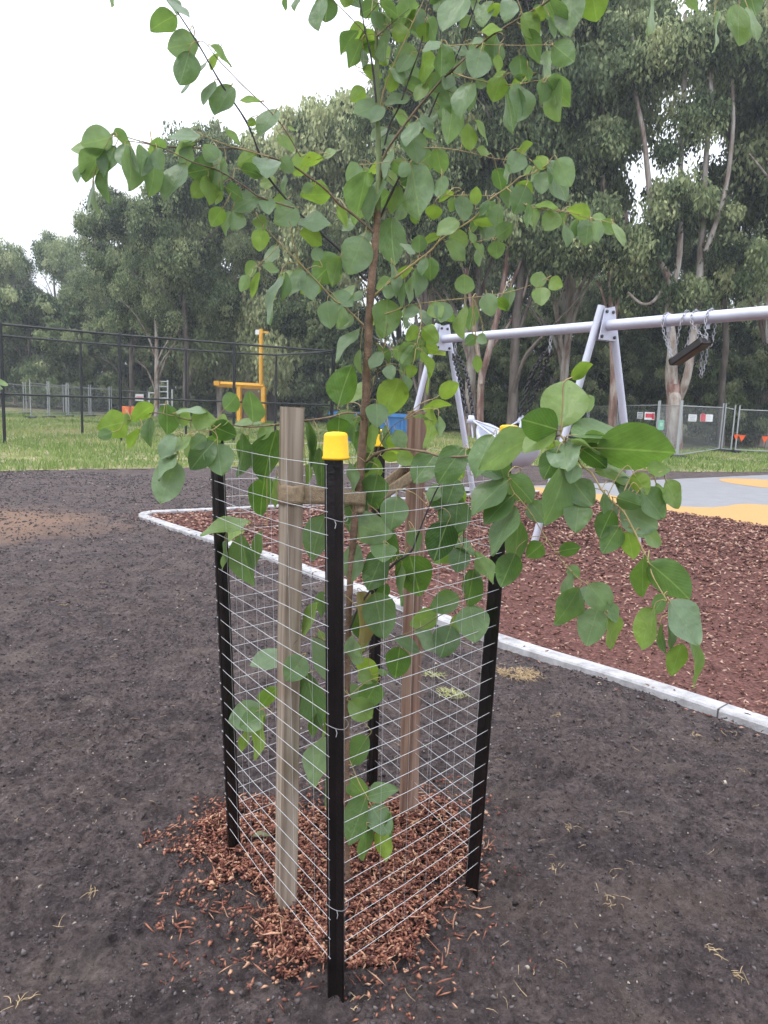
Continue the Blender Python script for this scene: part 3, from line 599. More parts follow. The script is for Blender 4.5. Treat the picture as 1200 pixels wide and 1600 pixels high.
# branches: name of colour, radius start/end (m), depth start/end (m), points in the photo's frame
BR = [
 ('d', 5.0, 1.6, 2.08, 1.80, [(571, 438), (533, 393), (502, 365), (460, 325), (418, 275), (405, 240), (385, 190), (345, 130), (308, 66), (262, -5), (240, -45)]),
 ('b', 4.6, 1.4, 2.08, 1.84, [(583, 362), (548, 332), (531, 320), (508, 295), (479, 274), (455, 258), (420, 245), (380, 233), (340, 232), (310, 231), (270, 230), (225, 222), (178, 208)]),
 ('b', 3.2, 1.2, 1.93, 1.80, [(460, 325), (408, 309), (383, 292), (342, 267), (300, 253), (265, 236), (235, 226), (200, 220)]),
 ('y', 2.4, 1.2, 1.94, 1.88, [(420, 245), (385, 235), (344, 223), (306, 206)]),
 ('b', 2.4, 1.0, 1.95, 1.85, [(470, 245), (450, 210), (432, 185), (408, 160), (378, 132), (340, 92), (322, 68), (312, 64)]),
 ('y', 3.6, 1.2, 2.08, 1.92, [(568, 508), (537, 478), (523, 470), (506, 451), (469, 412), (437, 380), (420, 362), (404, 342)]),
 ('y', 2.0, 1.0, 1.99, 1.93, [(469, 412), (460, 385), (457, 367), (452, 345)]),
 ('y', 1.6, .8, 1.99, 1.93, [(466, 411), (450, 411), (442, 418), (438, 430)]),
 ('y', 1.4, .8, 1.95, 1.93, [(437, 383), (418, 402), (405, 412), (396, 420)]),
 ('d', 4.2, 1.6, 2.09, 2.02, [(588, 160), (583, 110), (577, 75), (571, 50), (562, 0), (556, -35)]),
 ('b', 1.8, 1.0, 2.05, 2.0, [(573, 54), (545, 25), (520, 0), (500, -22)]),
 ('b', 1.6, 1.0, 2.05, 2.0, [(571, 30), (584, 14), (598, -4)]),
 ('b', 2.0, 1.0, 2.08, 2.05, [(590, 56), (606, 42), (622, 28), (640, 14)]),
 ('b', 4.6, 1.8, 2.10, 1.80, [(594, 285), (600, 245), (620, 212), (650, 172), (690, 125), (705, 112), (753, 67), (790, 42), (847, 8), (900, -22), (1000, -35), (1080, -28), (1160, -8)]),
 ('d', 4.2, 1.8, 2.10, 1.98, [(592, 345), (610, 305), (632, 262), (645, 240), (672, 177), (688, 140), (705, 106), (722, 67), (745, 0), (754, -40)]),
 ('d', 3.8, 1.6, 2.12, 2.05, [(592, 268), (608, 198), (623, 168), (642, 115), (657, 72), (670, 3), (678, -35)]),
 ('y', 3.0, 1.2, 2.10, 2.05, [(590, 180), (600, 140), (612, 108), (627, 75), (645, 35), (664, -4), (672, -30)]),
 ('y', 4.2, 1.4, 2.08, 1.86, [(583, 463), (607, 443), (620, 432), (653, 407), (675, 390), (691, 373), (735, 345), (752, 328), (770, 308), (797, 290), (812, 277), (835, 270), (856, 256)]),
 ('y', 2.4, .9, 2.08, 1.92, [(572, 500), (610, 488), (640, 477), (680, 471), (727, 466), (770, 461), (800, 455), (825, 447), (848, 438), (862, 431)]),
 ('y', 1.8, .9, 2.02, 1.98, [(656, 474), (658, 495), (657, 512), (653, 530), (650, 545)]),
 ('y', 2.0, .9, 2.05, 1.93, [(645, 232), (680, 231), (712, 234), (742, 240), (775, 248), (801, 249)]),
 ('y', 2.2, .9, 1.98, 1.86, [(705, 112), (720, 118), (738, 123), (780, 132), (813, 131), (838, 126), (850, 129)]),
 ('y', 1.8, .9, 1.97, 1.88, [(700, 72), (740, 69), (805, 71), (864, 70)]),
 ('y', 2.2, .9, 1.90, 1.82, [(790, 292), (806, 306), (823, 321), (850, 327), (874, 330), (888, 331), (922, 342), (942, 345), (960, 349)]),
 ('y', 1.6, .9, 2.08, 2.02, [(562, 257), (585, 256), (612, 252), (640, 253), (662, 256)]),
 ('y', 1.6, .8, 1.98, 1.94, [(696, 306), (730, 305), (768, 306)]),
 ('y', 1.4, .8, 1.97, 1.94, [(735, 380), (752, 376), (768, 372)]),
 ('b', 4.4, 1.6, 2.07, 1.92, [(567, 655), (560, 647), (540, 645), (515, 652), (480, 657), (435, 663), (390, 667), (350, 662), (330, 655), (300, 657), (270, 650), (240, 645), (205, 655)]),
 ('y', 1.8, .9, 1.96, 1.88, [(345, 662), (330, 672), (300, 674), (285, 690), (276, 705)]),
 ('b', 5.2, 2.4, 2.06, 1.50, [(572, 722), (590, 708), (620, 701), (665, 706), (690, 713), (740, 712), (790, 700), (840, 686), (876, 680)]),
 ('y', 3.0, 1.3, 1.50, 1.36, [(876, 680), (893, 702), (910, 728), (925, 740), (940, 765), (958, 785), (975, 800), (992, 832), (1005, 860), (1014, 880), (1020, 900), (1034, 925), (1046, 945), (1058, 970), (1072, 995)]),
 ('y', 2.4, 1.0, 1.72, 1.60, [(785, 705), (793, 740), (800, 765), (815, 783), (830, 803), (848, 832), (870, 866), (890, 890), (905, 905), (920, 915), (935, 940), (948, 955)]),
 ('d', 5.0, 2.4, 2.07, 1.92, [(546, 985), (560, 950), (585, 915), (615, 882), (642, 862), (652, 838), (667, 800), (680, 770), (690, 752)]),
 ('d', 2.4, 1.2, 1.94, 1.90, [(666, 811), (684, 797), (702, 784)]),
 ('b', 2.4, 1.0, 2.06, 1.92, [(546, 1040), (520, 1012), (492, 995), (465, 1000), (457, 1018), (470, 1042)]),
 ('y', 2.0, 1.0, 2.05, 1.95, [(546, 1088), (520, 1060), (487, 1048), (492, 1078), (502, 1118), (508, 1148)]),
 ('b', 2.4, 1.0, 2.08, 2.04, [(546, 1030), (600, 1003), (657, 981), (687, 962), (710, 953), (735, 944)]),
 ('y', 2.0, 1.0, 2.08, 1.98, [(545, 1185), (562, 1225), (576, 1250), (580, 1275), (583, 1292)]),
 ('b', 2.0, 1.0, 2.09, 2.06, [(545, 1118), (480, 1122), (430, 1112), (412, 1107)]),
 ('d', 1.8, 1.0, 2.09, 2.16, [(560, 785), (500, 805), (440, 819), (400, 821), (384, 822)]),
 ('b', 2.4, 1.2, 2.08, 2.04, [(573, 655), (578, 620), (587, 590), (596, 560), (602, 530), (606, 505)]),
 ('b', 2.2, 1.0, 2.12, 2.10, [(588, 708), (600, 685), (615, 665), (632, 655)]),
 ('b', 3.0, 1.4, 2.05, 1.80, [(690, 713), (705, 745), (720, 790), (725, 830), (722, 880), (728, 930)]),
]
TRUNK = [(545, 1420, 8.5, 2.08), (543, 1330, 8.2, 2.08), (542, 1180, 8.3, 2.08), (543, 1050, 8.6, 2.08), (546, 930, 9.0, 2.08), (553, 830, 10.5, 2.08), (561, 760, 12.5, 2.08), (566, 700, 12.5, 2.08), (571, 640, 12, 2.08), (573, 580, 11.5, 2.08), (577, 500, 11, 2.08), (580, 445, 11, 2.08), (586, 385, 9.5, 2.08), (590, 330, 8.5, 2.09), (592, 260, 8.0, 2.10), (590, 190, 7.5, 2.10), (589, 110, 6.5, 2.11), (588, 30, 5.5, 2.12), (588, -60, 4.5, 2.13), (590, -160, 3, 2.14)]
LEAVES = """275 24 236 43 32 0;265 -2 294 29 12 g;308 66 262 76 40 g;296 80 281 132 38 0;323 96 283 143 6 g;335 127 317 162 14 g;362 134 337 181 33 0;407 158 374 156 9 p;330 72 360 105 9 g;375 226 352 199 10 p;432 171 403 207 24 0;398 186 388 196 12 l;437 209 457 238 20 l;448 199 464 204 4 p;400 240 372 258 26 l;419 248 414 272 40 g;438 248 458 268 22 g;376 265 411 273 20 d;432 284 405 286 18 l;505 245 471 255 17 l;505 245 525 236 12 l;517 303 470 305 32 l;490 290 472 300 15 g;445 272 443 303 9 g;450 310 425 320 20 l;415 310 420 334 25 g;405 308 363 325 28 0;352 292 380 310 22 d;465 325 433 345 38 g;465 345 517 348 24 p;402 337 412 358 22 l;411 357 404 392 27 l;348 325 330 352 26 l;362 330 349 368 16 l;378 333 362 358 26 g;322 280 302 308 26 l;325 275 330 318 24 l;342 290 338 320 14 l;340 250 318 228 26 g;335 262 296 270 38 d;338 235 342 296 20 0;352 250 348 282 12 p
176 214 128 226 40 g;150 236 112 233 18 l;163 232 133 282 38 0;130 255 118 282 14 0;145 287 138 332 5 g;147 287 148 332 6 g;180 228 160 275 25 d;165 243 168 315 16 0;176 209 205 228 18 0;195 225 190 258 22 g;204 228 207 295 28 g;222 228 225 272 24 g;250 235 246 215 22 0;245 232 252 265 22 g;240 243 241 305 28 0;290 255 255 312 30 g;300 228 285 265 25 g;314 214 264 213 18 p;305 222 267 241 12 p
440 428 413 501 12 p;401 410 383 432 20 l;390 432 374 454 18 p;405 425 392 466 12 l;410 415 435 425 14 l;447 425 443 470 13 0;472 420 455 460 26 g;478 430 488 468 30 g;530 400 490 440 45 0;532 402 515 447 26 l;568 370 545 427 50 g;512 470 515 512 32 g;555 445 520 490 17 l;567 455 550 470 12 p;563 512 521 559 16 p;500 408 492 386 20 0
559 48 530 81 20 d;565 62 546 106 24 0;500 -2 497 45 25 g;447 -5 446 17 8 0;465 -5 461 17 10 g;180 -20 171 9 14 g;597 50 582 16 20 g;603 36 628 14 22 l;612 40 655 10 34 0;612 48 640 55 24 l;600 50 600 95 20 g;642 85 622 112 22 0;610 105 632 133 14 p;632 128 660 138 20 g;665 35 665 65 28 l;660 80 668 135 26 l;690 68 690 120 30 0;668 30 682 62 20 0;690 65 660 78 12 p;597 163 553 178 28 g;598 165 580 190 20 p;640 150 603 160 16 p
562 257 543 282 26 g;572 268 556 350 40 0;614 232 600 280 12 p;600 275 577 345 26 g;642 258 658 342 48 g;640 255 625 275 20 g;625 290 612 335 22 l;640 315 617 342 22 p;648 330 650 350 16 l;612 338 612 412 46 0;682 232 690 272 28 0;640 205 655 250 36 g;650 190 633 225 22 g;660 178 672 208 16 g;690 275 690 310 22 0;680 320 675 343 26 l
727 -5 692 47 36 g;735 25 722 40 18 l;760 2 755 40 26 g;800 0 790 28 28 g;770 5 775 25 20 l;752 50 785 45 14 p;755 60 738 68 9 p;815 22 840 62 28 l;817 50 846 97 24 0;835 15 850 30 20 l;852 -10 880 55 28 0;858 25 869 57 8 g;895 -10 887 50 42 g;864 70 897 97 36 0;752 77 740 122 40 g;705 118 697 135 22 g;775 55 770 90 22 0;780 85 778 112 14 l;790 115 765 122 8 p;812 85 815 127 28 d;825 105 828 127 10 0;700 128 707 180 30 0;737 130 716 180 30 g;760 128 742 135 14 p;785 120 770 158 32 l;814 133 810 188 37 g;790 140 805 207 34 0;855 122 890 166 30 0;865 124 868 187 28 l;850 125 848 160 22 g;708 160 700 225 32 0;735 235 733 193 24 l;745 232 765 240 12 l;742 188 766 223 9 p
802 243 832 225 16 l;815 240 797 268 32 g;832 262 818 272 10 p;788 257 795 286 11 p;832 252 848 264 9 p;855 262 838 245 20 l;870 248 893 290 34 g;857 252 887 313 34 0;853 268 845 303 28 g;822 290 806 332 34 d;810 284 826 312 30 l;765 312 748 338 12 d;725 305 722 346 27 g;743 320 743 292 18 l;717 345 683 365 24 l;710 308 705 330 16 l;740 345 770 350 14 l;780 318 772 353 18 g;775 372 800 350 24 0;775 376 777 404 27 0;823 320 828 355 14 0;833 325 840 360 12 p;872 332 850 360 30 l;872 327 834 316 10 p;882 350 886 385 15 g;922 340 888 325 22 l;925 340 955 350 14 l;925 347 940 378 20 g;940 345 960 365 20 l;958 348 977 383 12 l;696 378 729 405 24 p;735 362 742 382 10 l;737 378 760 402 7 p
726 460 726 427 30 g;760 458 767 493 28 g;727 478 722 528 20 l;695 472 690 500 30 g;838 450 845 423 24 l;858 438 878 448 22 l;845 449 846 478 28 l;745 525 727 538 18 0;746 525 760 535 17 g;745 555 747 582 15 l;893 590 921 571 18 l;686 618 714 602 22 l
605 468 602 523 45 l;650 397 626 380 10 p;655 395 655 367 24 0;672 402 672 438 26 0;665 402 658 430 16 g;648 430 636 475 14 p;612 412 618 465 16 g;612 445 605 465 22 p;632 440 628 480 12 d;652 420 652 462 22 g;653 480 632 495 18 p;634 490 635 512 7 p;672 475 690 495 26 l;655 512 632 530 20 l;660 512 685 535 26 l;648 538 622 560 26 l
529 633 545 577 40 0;625 592 603 642 42 l;648 540 628 568 28 l;645 570 640 588 16 l;597 550 578 575 20 g;605 570 612 590 18 p;625 560 630 590 12 0;632 585 636 612 14 g;590 540 610 565 14 d;563 545 560 582 10 l;588 630 590 660 30 g;583 660 580 700 16 l;530 652 528 688 32 d;557 655 548 690 9 0;658 548 675 588 14 l;672 580 669 614 3 l;658 640 700 632 12 l;675 635 674 692 17 l;668 655 648 648 6 p;685 650 690 680 12 p;610 680 622 700 22 l;618 672 630 698 22 p;597 712 620 715 14 l
480 655 485 722 12 0;490 670 492 712 10 g;500 700 505 772 26 d;478 725 480 755 10 l;432 672 412 742 42 d;415 745 405 797 34 0;432 745 430 790 12 l;428 665 403 684 16 l;378 675 380 735 18 d;555 770 555 818 32 d;545 722 552 765 14 p;508 805 485 868 36 0
590 740 580 785 38 d;575 760 590 790 30 0;620 775 612 822 38 g;545 820 607 832 44 p;600 820 605 875 34 d;600 850 598 872 36 0;600 860 578 915 38 d;640 868 655 925 52 0;628 880 628 940 10 g;700 815 680 868 44 d;715 780 712 830 38 d;712 748 700 785 32 d;705 848 745 862 17 0;720 855 715 890 30 d;560 850 546 905 30 p;585 925 598 990 46 0
725 700 685 748 42 d;680 710 650 750 38 d;770 680 742 735 36 g;745 740 792 733 28 d;832 682 755 725 42 p;865 670 822 702 28 l;795 750 740 795 34 g;800 775 760 812 30 d;795 745 830 780 34 g;805 790 770 858 28 g;810 810 805 880 28 0;805 865 785 910 36 0;742 862 770 905 22 p;740 890 732 942 30 0;718 932 678 950 32 0;735 945 742 998 46 g;705 977 690 1022 38 d;648 985 680 1015 20 p;655 1018 622 1000 18 g;625 1010 618 1055 36 0
560 925 577 1015 36 B;540 1020 567 1012 40 p;560 1030 585 1060 25 l;507 925 500 962 16 0;472 992 496 948 18 l;445 1022 396 1037 28 p;475 1025 450 1060 36 g;490 995 518 1060 32 p;480 1050 495 1130 42 d;500 1110 487 1143 14 0;507 1098 510 1145 8 l;505 1150 490 1220 38 p;510 1215 512 1262 12 g;408 1105 430 1074 24 l;412 1108 362 1128 42 p;412 1120 397 1180 22 l;385 1140 378 1172 14 l
572 1245 548 1312 38 0;545 1215 570 1245 28 0;572 1246 615 1232 26 0;580 1258 605 1300 36 g;573 1290 570 1340 22 0;590 1300 604 1338 24 l;610 1270 610 1310 14 0;575 1150 550 1190 32 0;545 1095 580 1120 34 l;590 1065 570 1100 36 0;560 1050 580 1065 20 l;590 1052 605 1050 10 l
893 590 921 571 18 l;878 668 885 598 62 l;902 640 925 622 24 l;872 672 818 655 46 0;880 692 884 728 44 p;872 702 852 744 34 d;883 728 862 812 40 g;898 725 893 750 24 g;895 752 922 785 38 g;905 785 900 823 38 0;893 680 962 672 30 0;905 695 945 678 18 g;888 685 934 703 6 p;932 700 1042 706 62 0;930 737 988 742 26 l;905 700 945 725 30 d;1010 735 1045 732 20 l;990 740 1010 768 26 l;960 755 1000 775 28 d;1000 765 1035 805 34 0;1040 750 1060 790 26 l;1025 755 1040 785 14 p;963 778 998 788 26 g;945 770 942 800 14 0;968 797 1022 822 42 p;957 797 938 835 30 0;968 822 945 858 32 0;980 830 990 868 24 l;1005 830 1030 850 22 l;1005 870 1003 925 30 l;1014 880 1072 927 46 0;1040 930 1022 955 20 0;1046 938 1088 1000 44 p;1022 950 1000 1008 34 l;1033 975 1032 1015 9 0;1045 975 1048 1012 11 0;1065 1005 1050 1050 26 l;1080 1000 1095 1068 16 l
829 784 850 812 30 g;848 850 826 868 26 0;873 862 902 855 20 0;888 885 903 900 18 0;893 893 884 940 16 p;905 918 875 972 34 0;920 912 950 950 38 p;935 950 917 1002 40 g;950 940 960 970 18 0;950 960 962 1010 26 l
200 658 162 668 40 l;175 675 155 682 16 g;197 645 200 662 10 l;240 632 209 655 22 l;236 652 230 692 16 0;218 670 202 700 12 l;260 632 262 674 28 0;298 655 276 648 24 l;300 655 328 655 28 l;275 645 318 640 7 p;275 680 250 712 22 p;300 682 262 710 14 l;320 680 302 700 22 g;330 665 365 680 28 d;335 690 300 728 34 d;340 693 345 736 40 0;278 708 246 742 16 p;277 722 250 778 42 p;395 660 393 615 28 g;350 640 370 618 26 g;340 655 355 660 18 l;365 668 405 655 10 l
392 815 322 835 20 l;382 828 340 848 12 p;378 835 388 908 34 g;410 830 400 880 14 0;352 845 350 885 8 p
1155 8 1153 72 38 l;1168 10 1188 62 10 l;1068 -10 1093 18 14 g;925 -15 932 32 44 l;1118 20 1123 78 4 p;1015 -10 1021 50 5 p"""
def face_y(px, py):
    """depth of the wire faces nearest the camera along this sight line"""
    r = ray(px, py); best = 0
    for k_ in ('left', 'right'):
        f0 = np.array(PK['front'][0][:2]); l0 = np.array(PK[k_][0][:2])
        d = l0 - f0; A = np.array([[r[0], -d[0]], [r[1], -d[1]]]); 
        t, u = np.linalg.solve(A, f0)
        if -.05 < u < 1.08: best = max(best, t * r[1])
    return best
sap = thing('eucalyptus_sapling', 'young gum tree with round green leaves staked inside the wire guard', 'sapling', G(545, 1400))
so_ = np.array(sap.location)
tp = smooth_poly([[*AY(a, b, d), r / 1000] for a, b, r, d in TRUNK], 5)
mb = MB(); cut = int(np.argmin(np.abs(tp[:, 2] - AY(590, 330, 2.09)[2])))
wob = lambda P: [p[:3] - so_ for p in P]
mb.tube(wob(tp[:cut + 1]), [r * (1 + .05 * math.sin(i * 1.3)) for i, r in enumerate(tp[:cut + 1, 3])], 12)
mb.tube(wob(tp[cut:]), list(tp[cut:, 3] * .98), 12, mi=1); mb.build('trunk', [bark_tr, green_st], sap)
bs = {'d': twig_dk, 'b': twig_br, 'y': twig_yl}; samples = []; trunk_samples = []
for a, b, r, d in TRUNK: pass
def inlift(px, py, Y):
    if 300 < px < 735 and 728 < py < 1400:
        f = face_y(px, py)
        if f > 0: Y = max(Y, f + .045)
    return Y
for ci, r0, r1, Y0, Y1, P in BR:
    q = smooth_poly(P, 4); n_ = len(q); mbr = MB(); pts = []
    for i, (a, b) in enumerate(q):
        t = i / (n_ - 1); Yv = inlift(a, b, Y0 + (Y1 - Y0) * t); p = AY(a, b, Yv); pts.append(p); samples.append((a, b, *p))
    nodes = [1 + (.28 if i % 4 == 0 and i else 0) for i in range(n_)]
    mbr.tube([p - so_ for p in pts], [(r0 + (r1 - r0) * i / (n_ - 1)) / 1000 * .72 * nodes[i] for i in range(n_)], 7)
    mbr.build('branch', bs[ci], sap)
SMP = np.array(samples)
SEG, HALF = 11, 3
def leaf_geo(base, tip, wid, roll, cls, curl, fold, wave):
    """one leaf blade: ovate outline, folded along the midrib, tip bent; returns verts, uvs"""
    ax = tip - base; Ln = np.linalg.norm(ax); ax /= Ln
    view = (base + tip) / 2 - np.array([0, 0, HC]); view /= np.linalg.norm(view)
    side = np.cross(view, ax); side /= np.linalg.norm(side) + 1e-9; nrm = np.cross(ax, side)
    c, s_ = math.cos(roll), math.sin(roll); side, nrm = side * c + nrm * s_, -side * s_ + nrm * c
    if nrm[2] < 0: side, nrm = -side, -nrm
    V = []; U = []
    for i in range(SEG + 1):
        t = .5 - .5 * math.cos(math.pi * i / SEG); t = .6 * t + .4 * i / SEG
        # ovate outline: widest at 40 %, rounded base, short drip tip
        if i in (0, SEG): wv = 0
        elif t < .40: wv = math.sin(math.pi / 2 * t / .40) ** .62
        else: wv = max(0, 1 - ((t - .40) / .60) ** 1.95) ** .80
        bend = curl * Ln * (t * t - t * .4); xx = base + ax * (Ln * t) - nrm * bend
        for j in range(-HALF, HALF + 1):
            u = j / HALF; wz = abs(u) ** 1.3 * fold * wid * .5 * wv + wave * wid * math.sin(t * 9 + u * 2.2 + roll * 5) * abs(u) ** 2
            V.append(xx + side * (u * wid * .5 * wv) + nrm * wz); U.append((u * max(wv, .08), t))
    return V, U
LV, LF, LU, LT, LB = [], [], [], [], []; pet = MB(); trunkS = np.array([[a, b, *AY(a, b, d)] for a, b, r, d in TRUNK])
m_ = (2 * HALF + 1)
lf = [(i * m_ + j, i * m_ + j + 1, (i + 1) * m_ + j + 1, (i + 1) * m_ + j) for i in range(SEG) for j in range(2 * HALF)]
def add_leaf(bx, by, tx, ty, wpx, cls, extra_d=0.):
    dd = np.hypot(SMP[:, 0] - bx, SMP[:, 1] - by); q = SMP[int(np.argmin(dd))]; Yb = q[3] + random.uniform(-.022, .022) + extra_d
    Yb = inlift((bx + tx) / 2, (by + ty) / 2, Yb)
    cxm, cym = (bx + tx) / 2, (by + ty) / 2; k1 = 1.13 if by > 560 else 1.03; bx, tx, by, ty = bx, bx + (tx - bx) * k1, by, by + (ty - by) * k1; wpx *= 1.20 if by > 560 else 1.02; lpx = math.hypot(tx - bx, ty - by); L0 = lpx / FPX * Yb; W0 = wpx / FPX * Yb; real = .82
    slim = wpx / lpx
    # apparent width/length -> roll about the axis or foreshortening along it
    if slim > real: Lr = W0 / real; 
    else: Lr = L0 / math.cos(math.radians(random.uniform(4, 20)))
    Lr = max(Lr, L0 * 1.005); dz = math.sqrt(Lr ** 2 - L0 ** 2)
    sg = -1 if (cls in 'pg' or random.random() < .45) else 1          # pale ones tip towards the viewer and show the upper face
    Wr = min(Lr * random.uniform(.76, .86), max(W0 * 1.02, Lr * .8)); Wr = max(Wr, W0)
    roll = math.acos(min(1, W0 / Wr)) if Wr > 0 else 0
    if slim < .30: Wr = max(W0 * 1.6, Wr * .75); roll = math.acos(min(1, W0 / Wr))
    roll *= random.choice((-1, 1))
    base = AY(bx, by, Yb); tip = AY(tx, ty, Yb + sg * dz)
    if cls == 'p': wave, curl, fold = random.uniform(.04, .09), random.uniform(.02, .22), random.uniform(.02, .20)
    else: wave, curl, fold = random.uniform(.02, .065), random.uniform(-.08, .30), random.uniform(.0, .32)
    V, U = leaf_geo(base, tip, Wr, roll, cls, curl, fold, wave); o = len(LV)
    LV.extend(V); LU.extend(U); LF.extend([tuple(k + o for k in f) for f in lf])
    tn, bl = {'0': (.42, .12), 'd': (.20, .06), 'g': (.40, .50), 'l': (.72, .03), 'p': (.60, .80), 'B': (1.0, 0)}[cls]  # class p: reflected sky on glossy leaves is painted as pale colour
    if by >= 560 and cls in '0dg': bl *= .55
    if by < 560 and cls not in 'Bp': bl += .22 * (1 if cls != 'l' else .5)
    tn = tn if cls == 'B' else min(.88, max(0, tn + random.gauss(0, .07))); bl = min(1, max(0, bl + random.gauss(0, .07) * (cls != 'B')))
    if cls == 'B':
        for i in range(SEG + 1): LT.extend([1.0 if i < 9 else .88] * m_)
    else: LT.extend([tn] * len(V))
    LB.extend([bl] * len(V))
    # petiole running back to the twig, and on into the midrib
    dd2 = np.linalg.norm(SMP[:, 2:] - base, axis=1); tw = SMP[int(np.argmin(dd2)), 2:]; g_ = float(dd2.min())
    if g_ > .16:
        dt = np.linalg.norm(tp[:, :3] - base, axis=1); 
        if dt.min() < g_: tw = tp[int(np.argmin(dt)), :3]
    ax = tip - base; mid1 = V[2 * m_ + HALF]
    ctl = base - ax / np.linalg.norm(ax) * min(.02, g_ * .4)
    P = smooth_poly([tw, (tw + ctl) / 2 + np.array([0, 0, min(.012, g_ * .15)]), ctl, base, mid1], 3)
    rr = .0010 if g_ < .08 else .0014
    pet.tube([p - so_ for p in P], [rr] * (len(P) - 3) + [rr * .8, rr * .6, rr * .4], 5, caps=False)
leafrows = [r for ln in LEAVES.split('\n') for r in ln.split(';') if r.strip()]
for row in leafrows:
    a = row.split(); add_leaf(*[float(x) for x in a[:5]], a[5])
# the leaves behind: fill inside the crown, small ones along each branch, set farther back
fill = [(q[0], q[1]) for q in samples[::3] if -60 < q[1] < 1250]
for (a, b) in fill:
    if random.random() < (.62 if a > 480 and b < 560 else .85 if 640 < b < 960 and 470 < a < 800 else .22):
        an = random.uniform(.3, 2.8); l = random.uniform(26, 42); ox = random.uniform(-16, 16); oy = random.uniform(-8, 16)
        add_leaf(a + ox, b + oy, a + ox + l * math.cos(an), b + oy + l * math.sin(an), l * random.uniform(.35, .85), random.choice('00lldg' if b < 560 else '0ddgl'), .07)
for (a, b) in [(q[0], q[1]) for q in samples if q[1] < -2]:      # above the picture's edge the crown goes on
    for _ in range(2):
        an = random.uniform(0, 6.28); l = random.uniform(28, 45); add_leaf(a + random.uniform(-20, 20), min(-38, b - 30) + random.uniform(-14, 0), a + l * math.cos(an) * .6, min(-38, b - 30) + random.uniform(-30, 0) - 5, l * .6, random.choice('00lgd'), .03)
LV = np.array(LV) - so_
nv = len(LV); PV = np.array(pet.v); PF = np.array(pet.f) + nv
lm = quads_mesh('leaves', np.vstack([LV, PV]), np.vstack([np.array(LF), PF]), True, attr={'tint': LT + [.7] * len(PV), 'bloom_sheen': LB + [0] * len(PV)}, uv=np.vstack([np.array(LU), np.tile([[.3, .3]], (len(PV), 1))]))
lo = link('leaves', lm, [leaf_m, twig_yl], sap); lm.polygons.foreach_set('material_index', np.array([0] * len(LF) + [1] * len(PF), dtype=np.int32))
# neighbour sapling whose outermost leaves enter the frame at the far left
s2 = thing('eucalyptus_sapling', 'edge of another young gum, pale leaves entering at the left edge before the black fence', 'sapling', (-2.6, 4.2, 0)); o2 = np.array(s2.location)
m2 = MB(); tr2 = smooth_poly([(-2.6, 4.2, 0), (-2.62, 4.2, .9), (-2.58, 4.2, 1.8), (-2.6, 4.22, 2.9)], 5); m2.tube([p - o2 for p in tr2], list(np.linspace(.012, .004, len(tr2))), 8); m2.build('trunk', bark_tr, s2)
LV2, LU2, LF2, LT2, LB2 = [], [], [], [], []; m2 = MB()
for k_ in range(26):
    z = random.uniform(.6, 2.9); a = random.uniform(0, 6.28); l = random.uniform(.2, .42); 
    if k_ == 0: tipb = AY(12, 600, 4.0)
    elif k_ == 1: tipb = AY(-8, 608, 4.05)
    else: tipb = np.array([-2.6 + l * math.cos(a) - .12, 4.2 + l * math.sin(a), z + .1])
    b0 = np.array([-2.6, 4.2, min(tipb[2] - .1, 2.8)]); m2 = MB(); m2.tube([b0 - o2, (b0 + tipb) / 2 - o2 + [0, 0, .03], tipb - o2], [.003, .002, .001], 5); m2.build('branch', twig_br, s2)
    for j in range(7):
        t = .45 + .55 * j / 6; pb = b0 + (tipb - b0) * t; dr = np.array([random.uniform(-1, 1) * .5, random.uniform(-1, 1) * .5, random.uniform(-.9, .25)]); dr /= np.linalg.norm(dr)
        V, U = leaf_geo(pb, pb + dr * random.uniform(.06, .09), .055, random.uniform(-1.2, 1.2), '0', .1, .1, .03); o = len(LV2); LV2.extend(V); LU2.extend(U); LF2.extend([tuple(k + o for k in f) for f in lf]); LT2 += [random.uniform(.3, .75)] * len(V); LB2 += [random.uniform(0, .4)] * len(V)
link('leaves', quads_mesh('leaves', np.array(LV2) - o2, np.array(LF2), True, attr={'tint': LT2, 'bloom_sheen': LB2}, uv=np.array(LU2)), leaf_m, s2)
# curled dry leaf on the chips
g = G(405, 1330); V, U = leaf_geo(np.array([g[0] - .03, g[1], .045]), np.array([g[0] + .04, g[1] + .02, .05]), .04, 1.2, '0', .2, .5, .06)
dl = link('fallen_leaf', quads_mesh('fallen_leaf', np.array(V), np.array(lf), True), mat('pale_dead_leaf', (.42, .45, .26), .8)); tag(dl, 'pale curled leaf lying on the wood chips left of the grey stake', 'leaf')
# ================================================================== SWING SET
galv = mat('galvanised_steel', (.50, .51, .60), .42, metal=.35, var=.07, vscale=5, bump=.06, bscale=60)
bolt_m = mat('dark_bolt', (.03, .03, .04), .5); lime = mat('lime_plate', (.48, .66, .08), .55)
chain_s = mat('chain_steel', (.36, .36, .39), .4, metal=.5); chain_b = mat('chain_black', (.022, .022, .026), .5)
rubm = mat('black_rubber', (.018, .016, .016), .45, bump=.2, bscale=90)
Tz = 2.4; T1 = G(945, 509, Tz); T0 = G(690, 530, Tz); bd = (T1 - T0); bd /= np.linalg.norm(bd); BEND = T1 + bd * 5.2; BST = T0 - bd * .12
F1f = G(832, 852); F1b = np.array([2.93, 8.3, 0]); 
sw = thing('swing_set', 'galvanised steel A-frames and beam standing in the bark bed', 'swing set', F1f); ow = np.array(sw.location)
mb = MB(); mb.tube([BST - ow, BEND - ow], .057, 20); mb.build('beam', galv, sw)
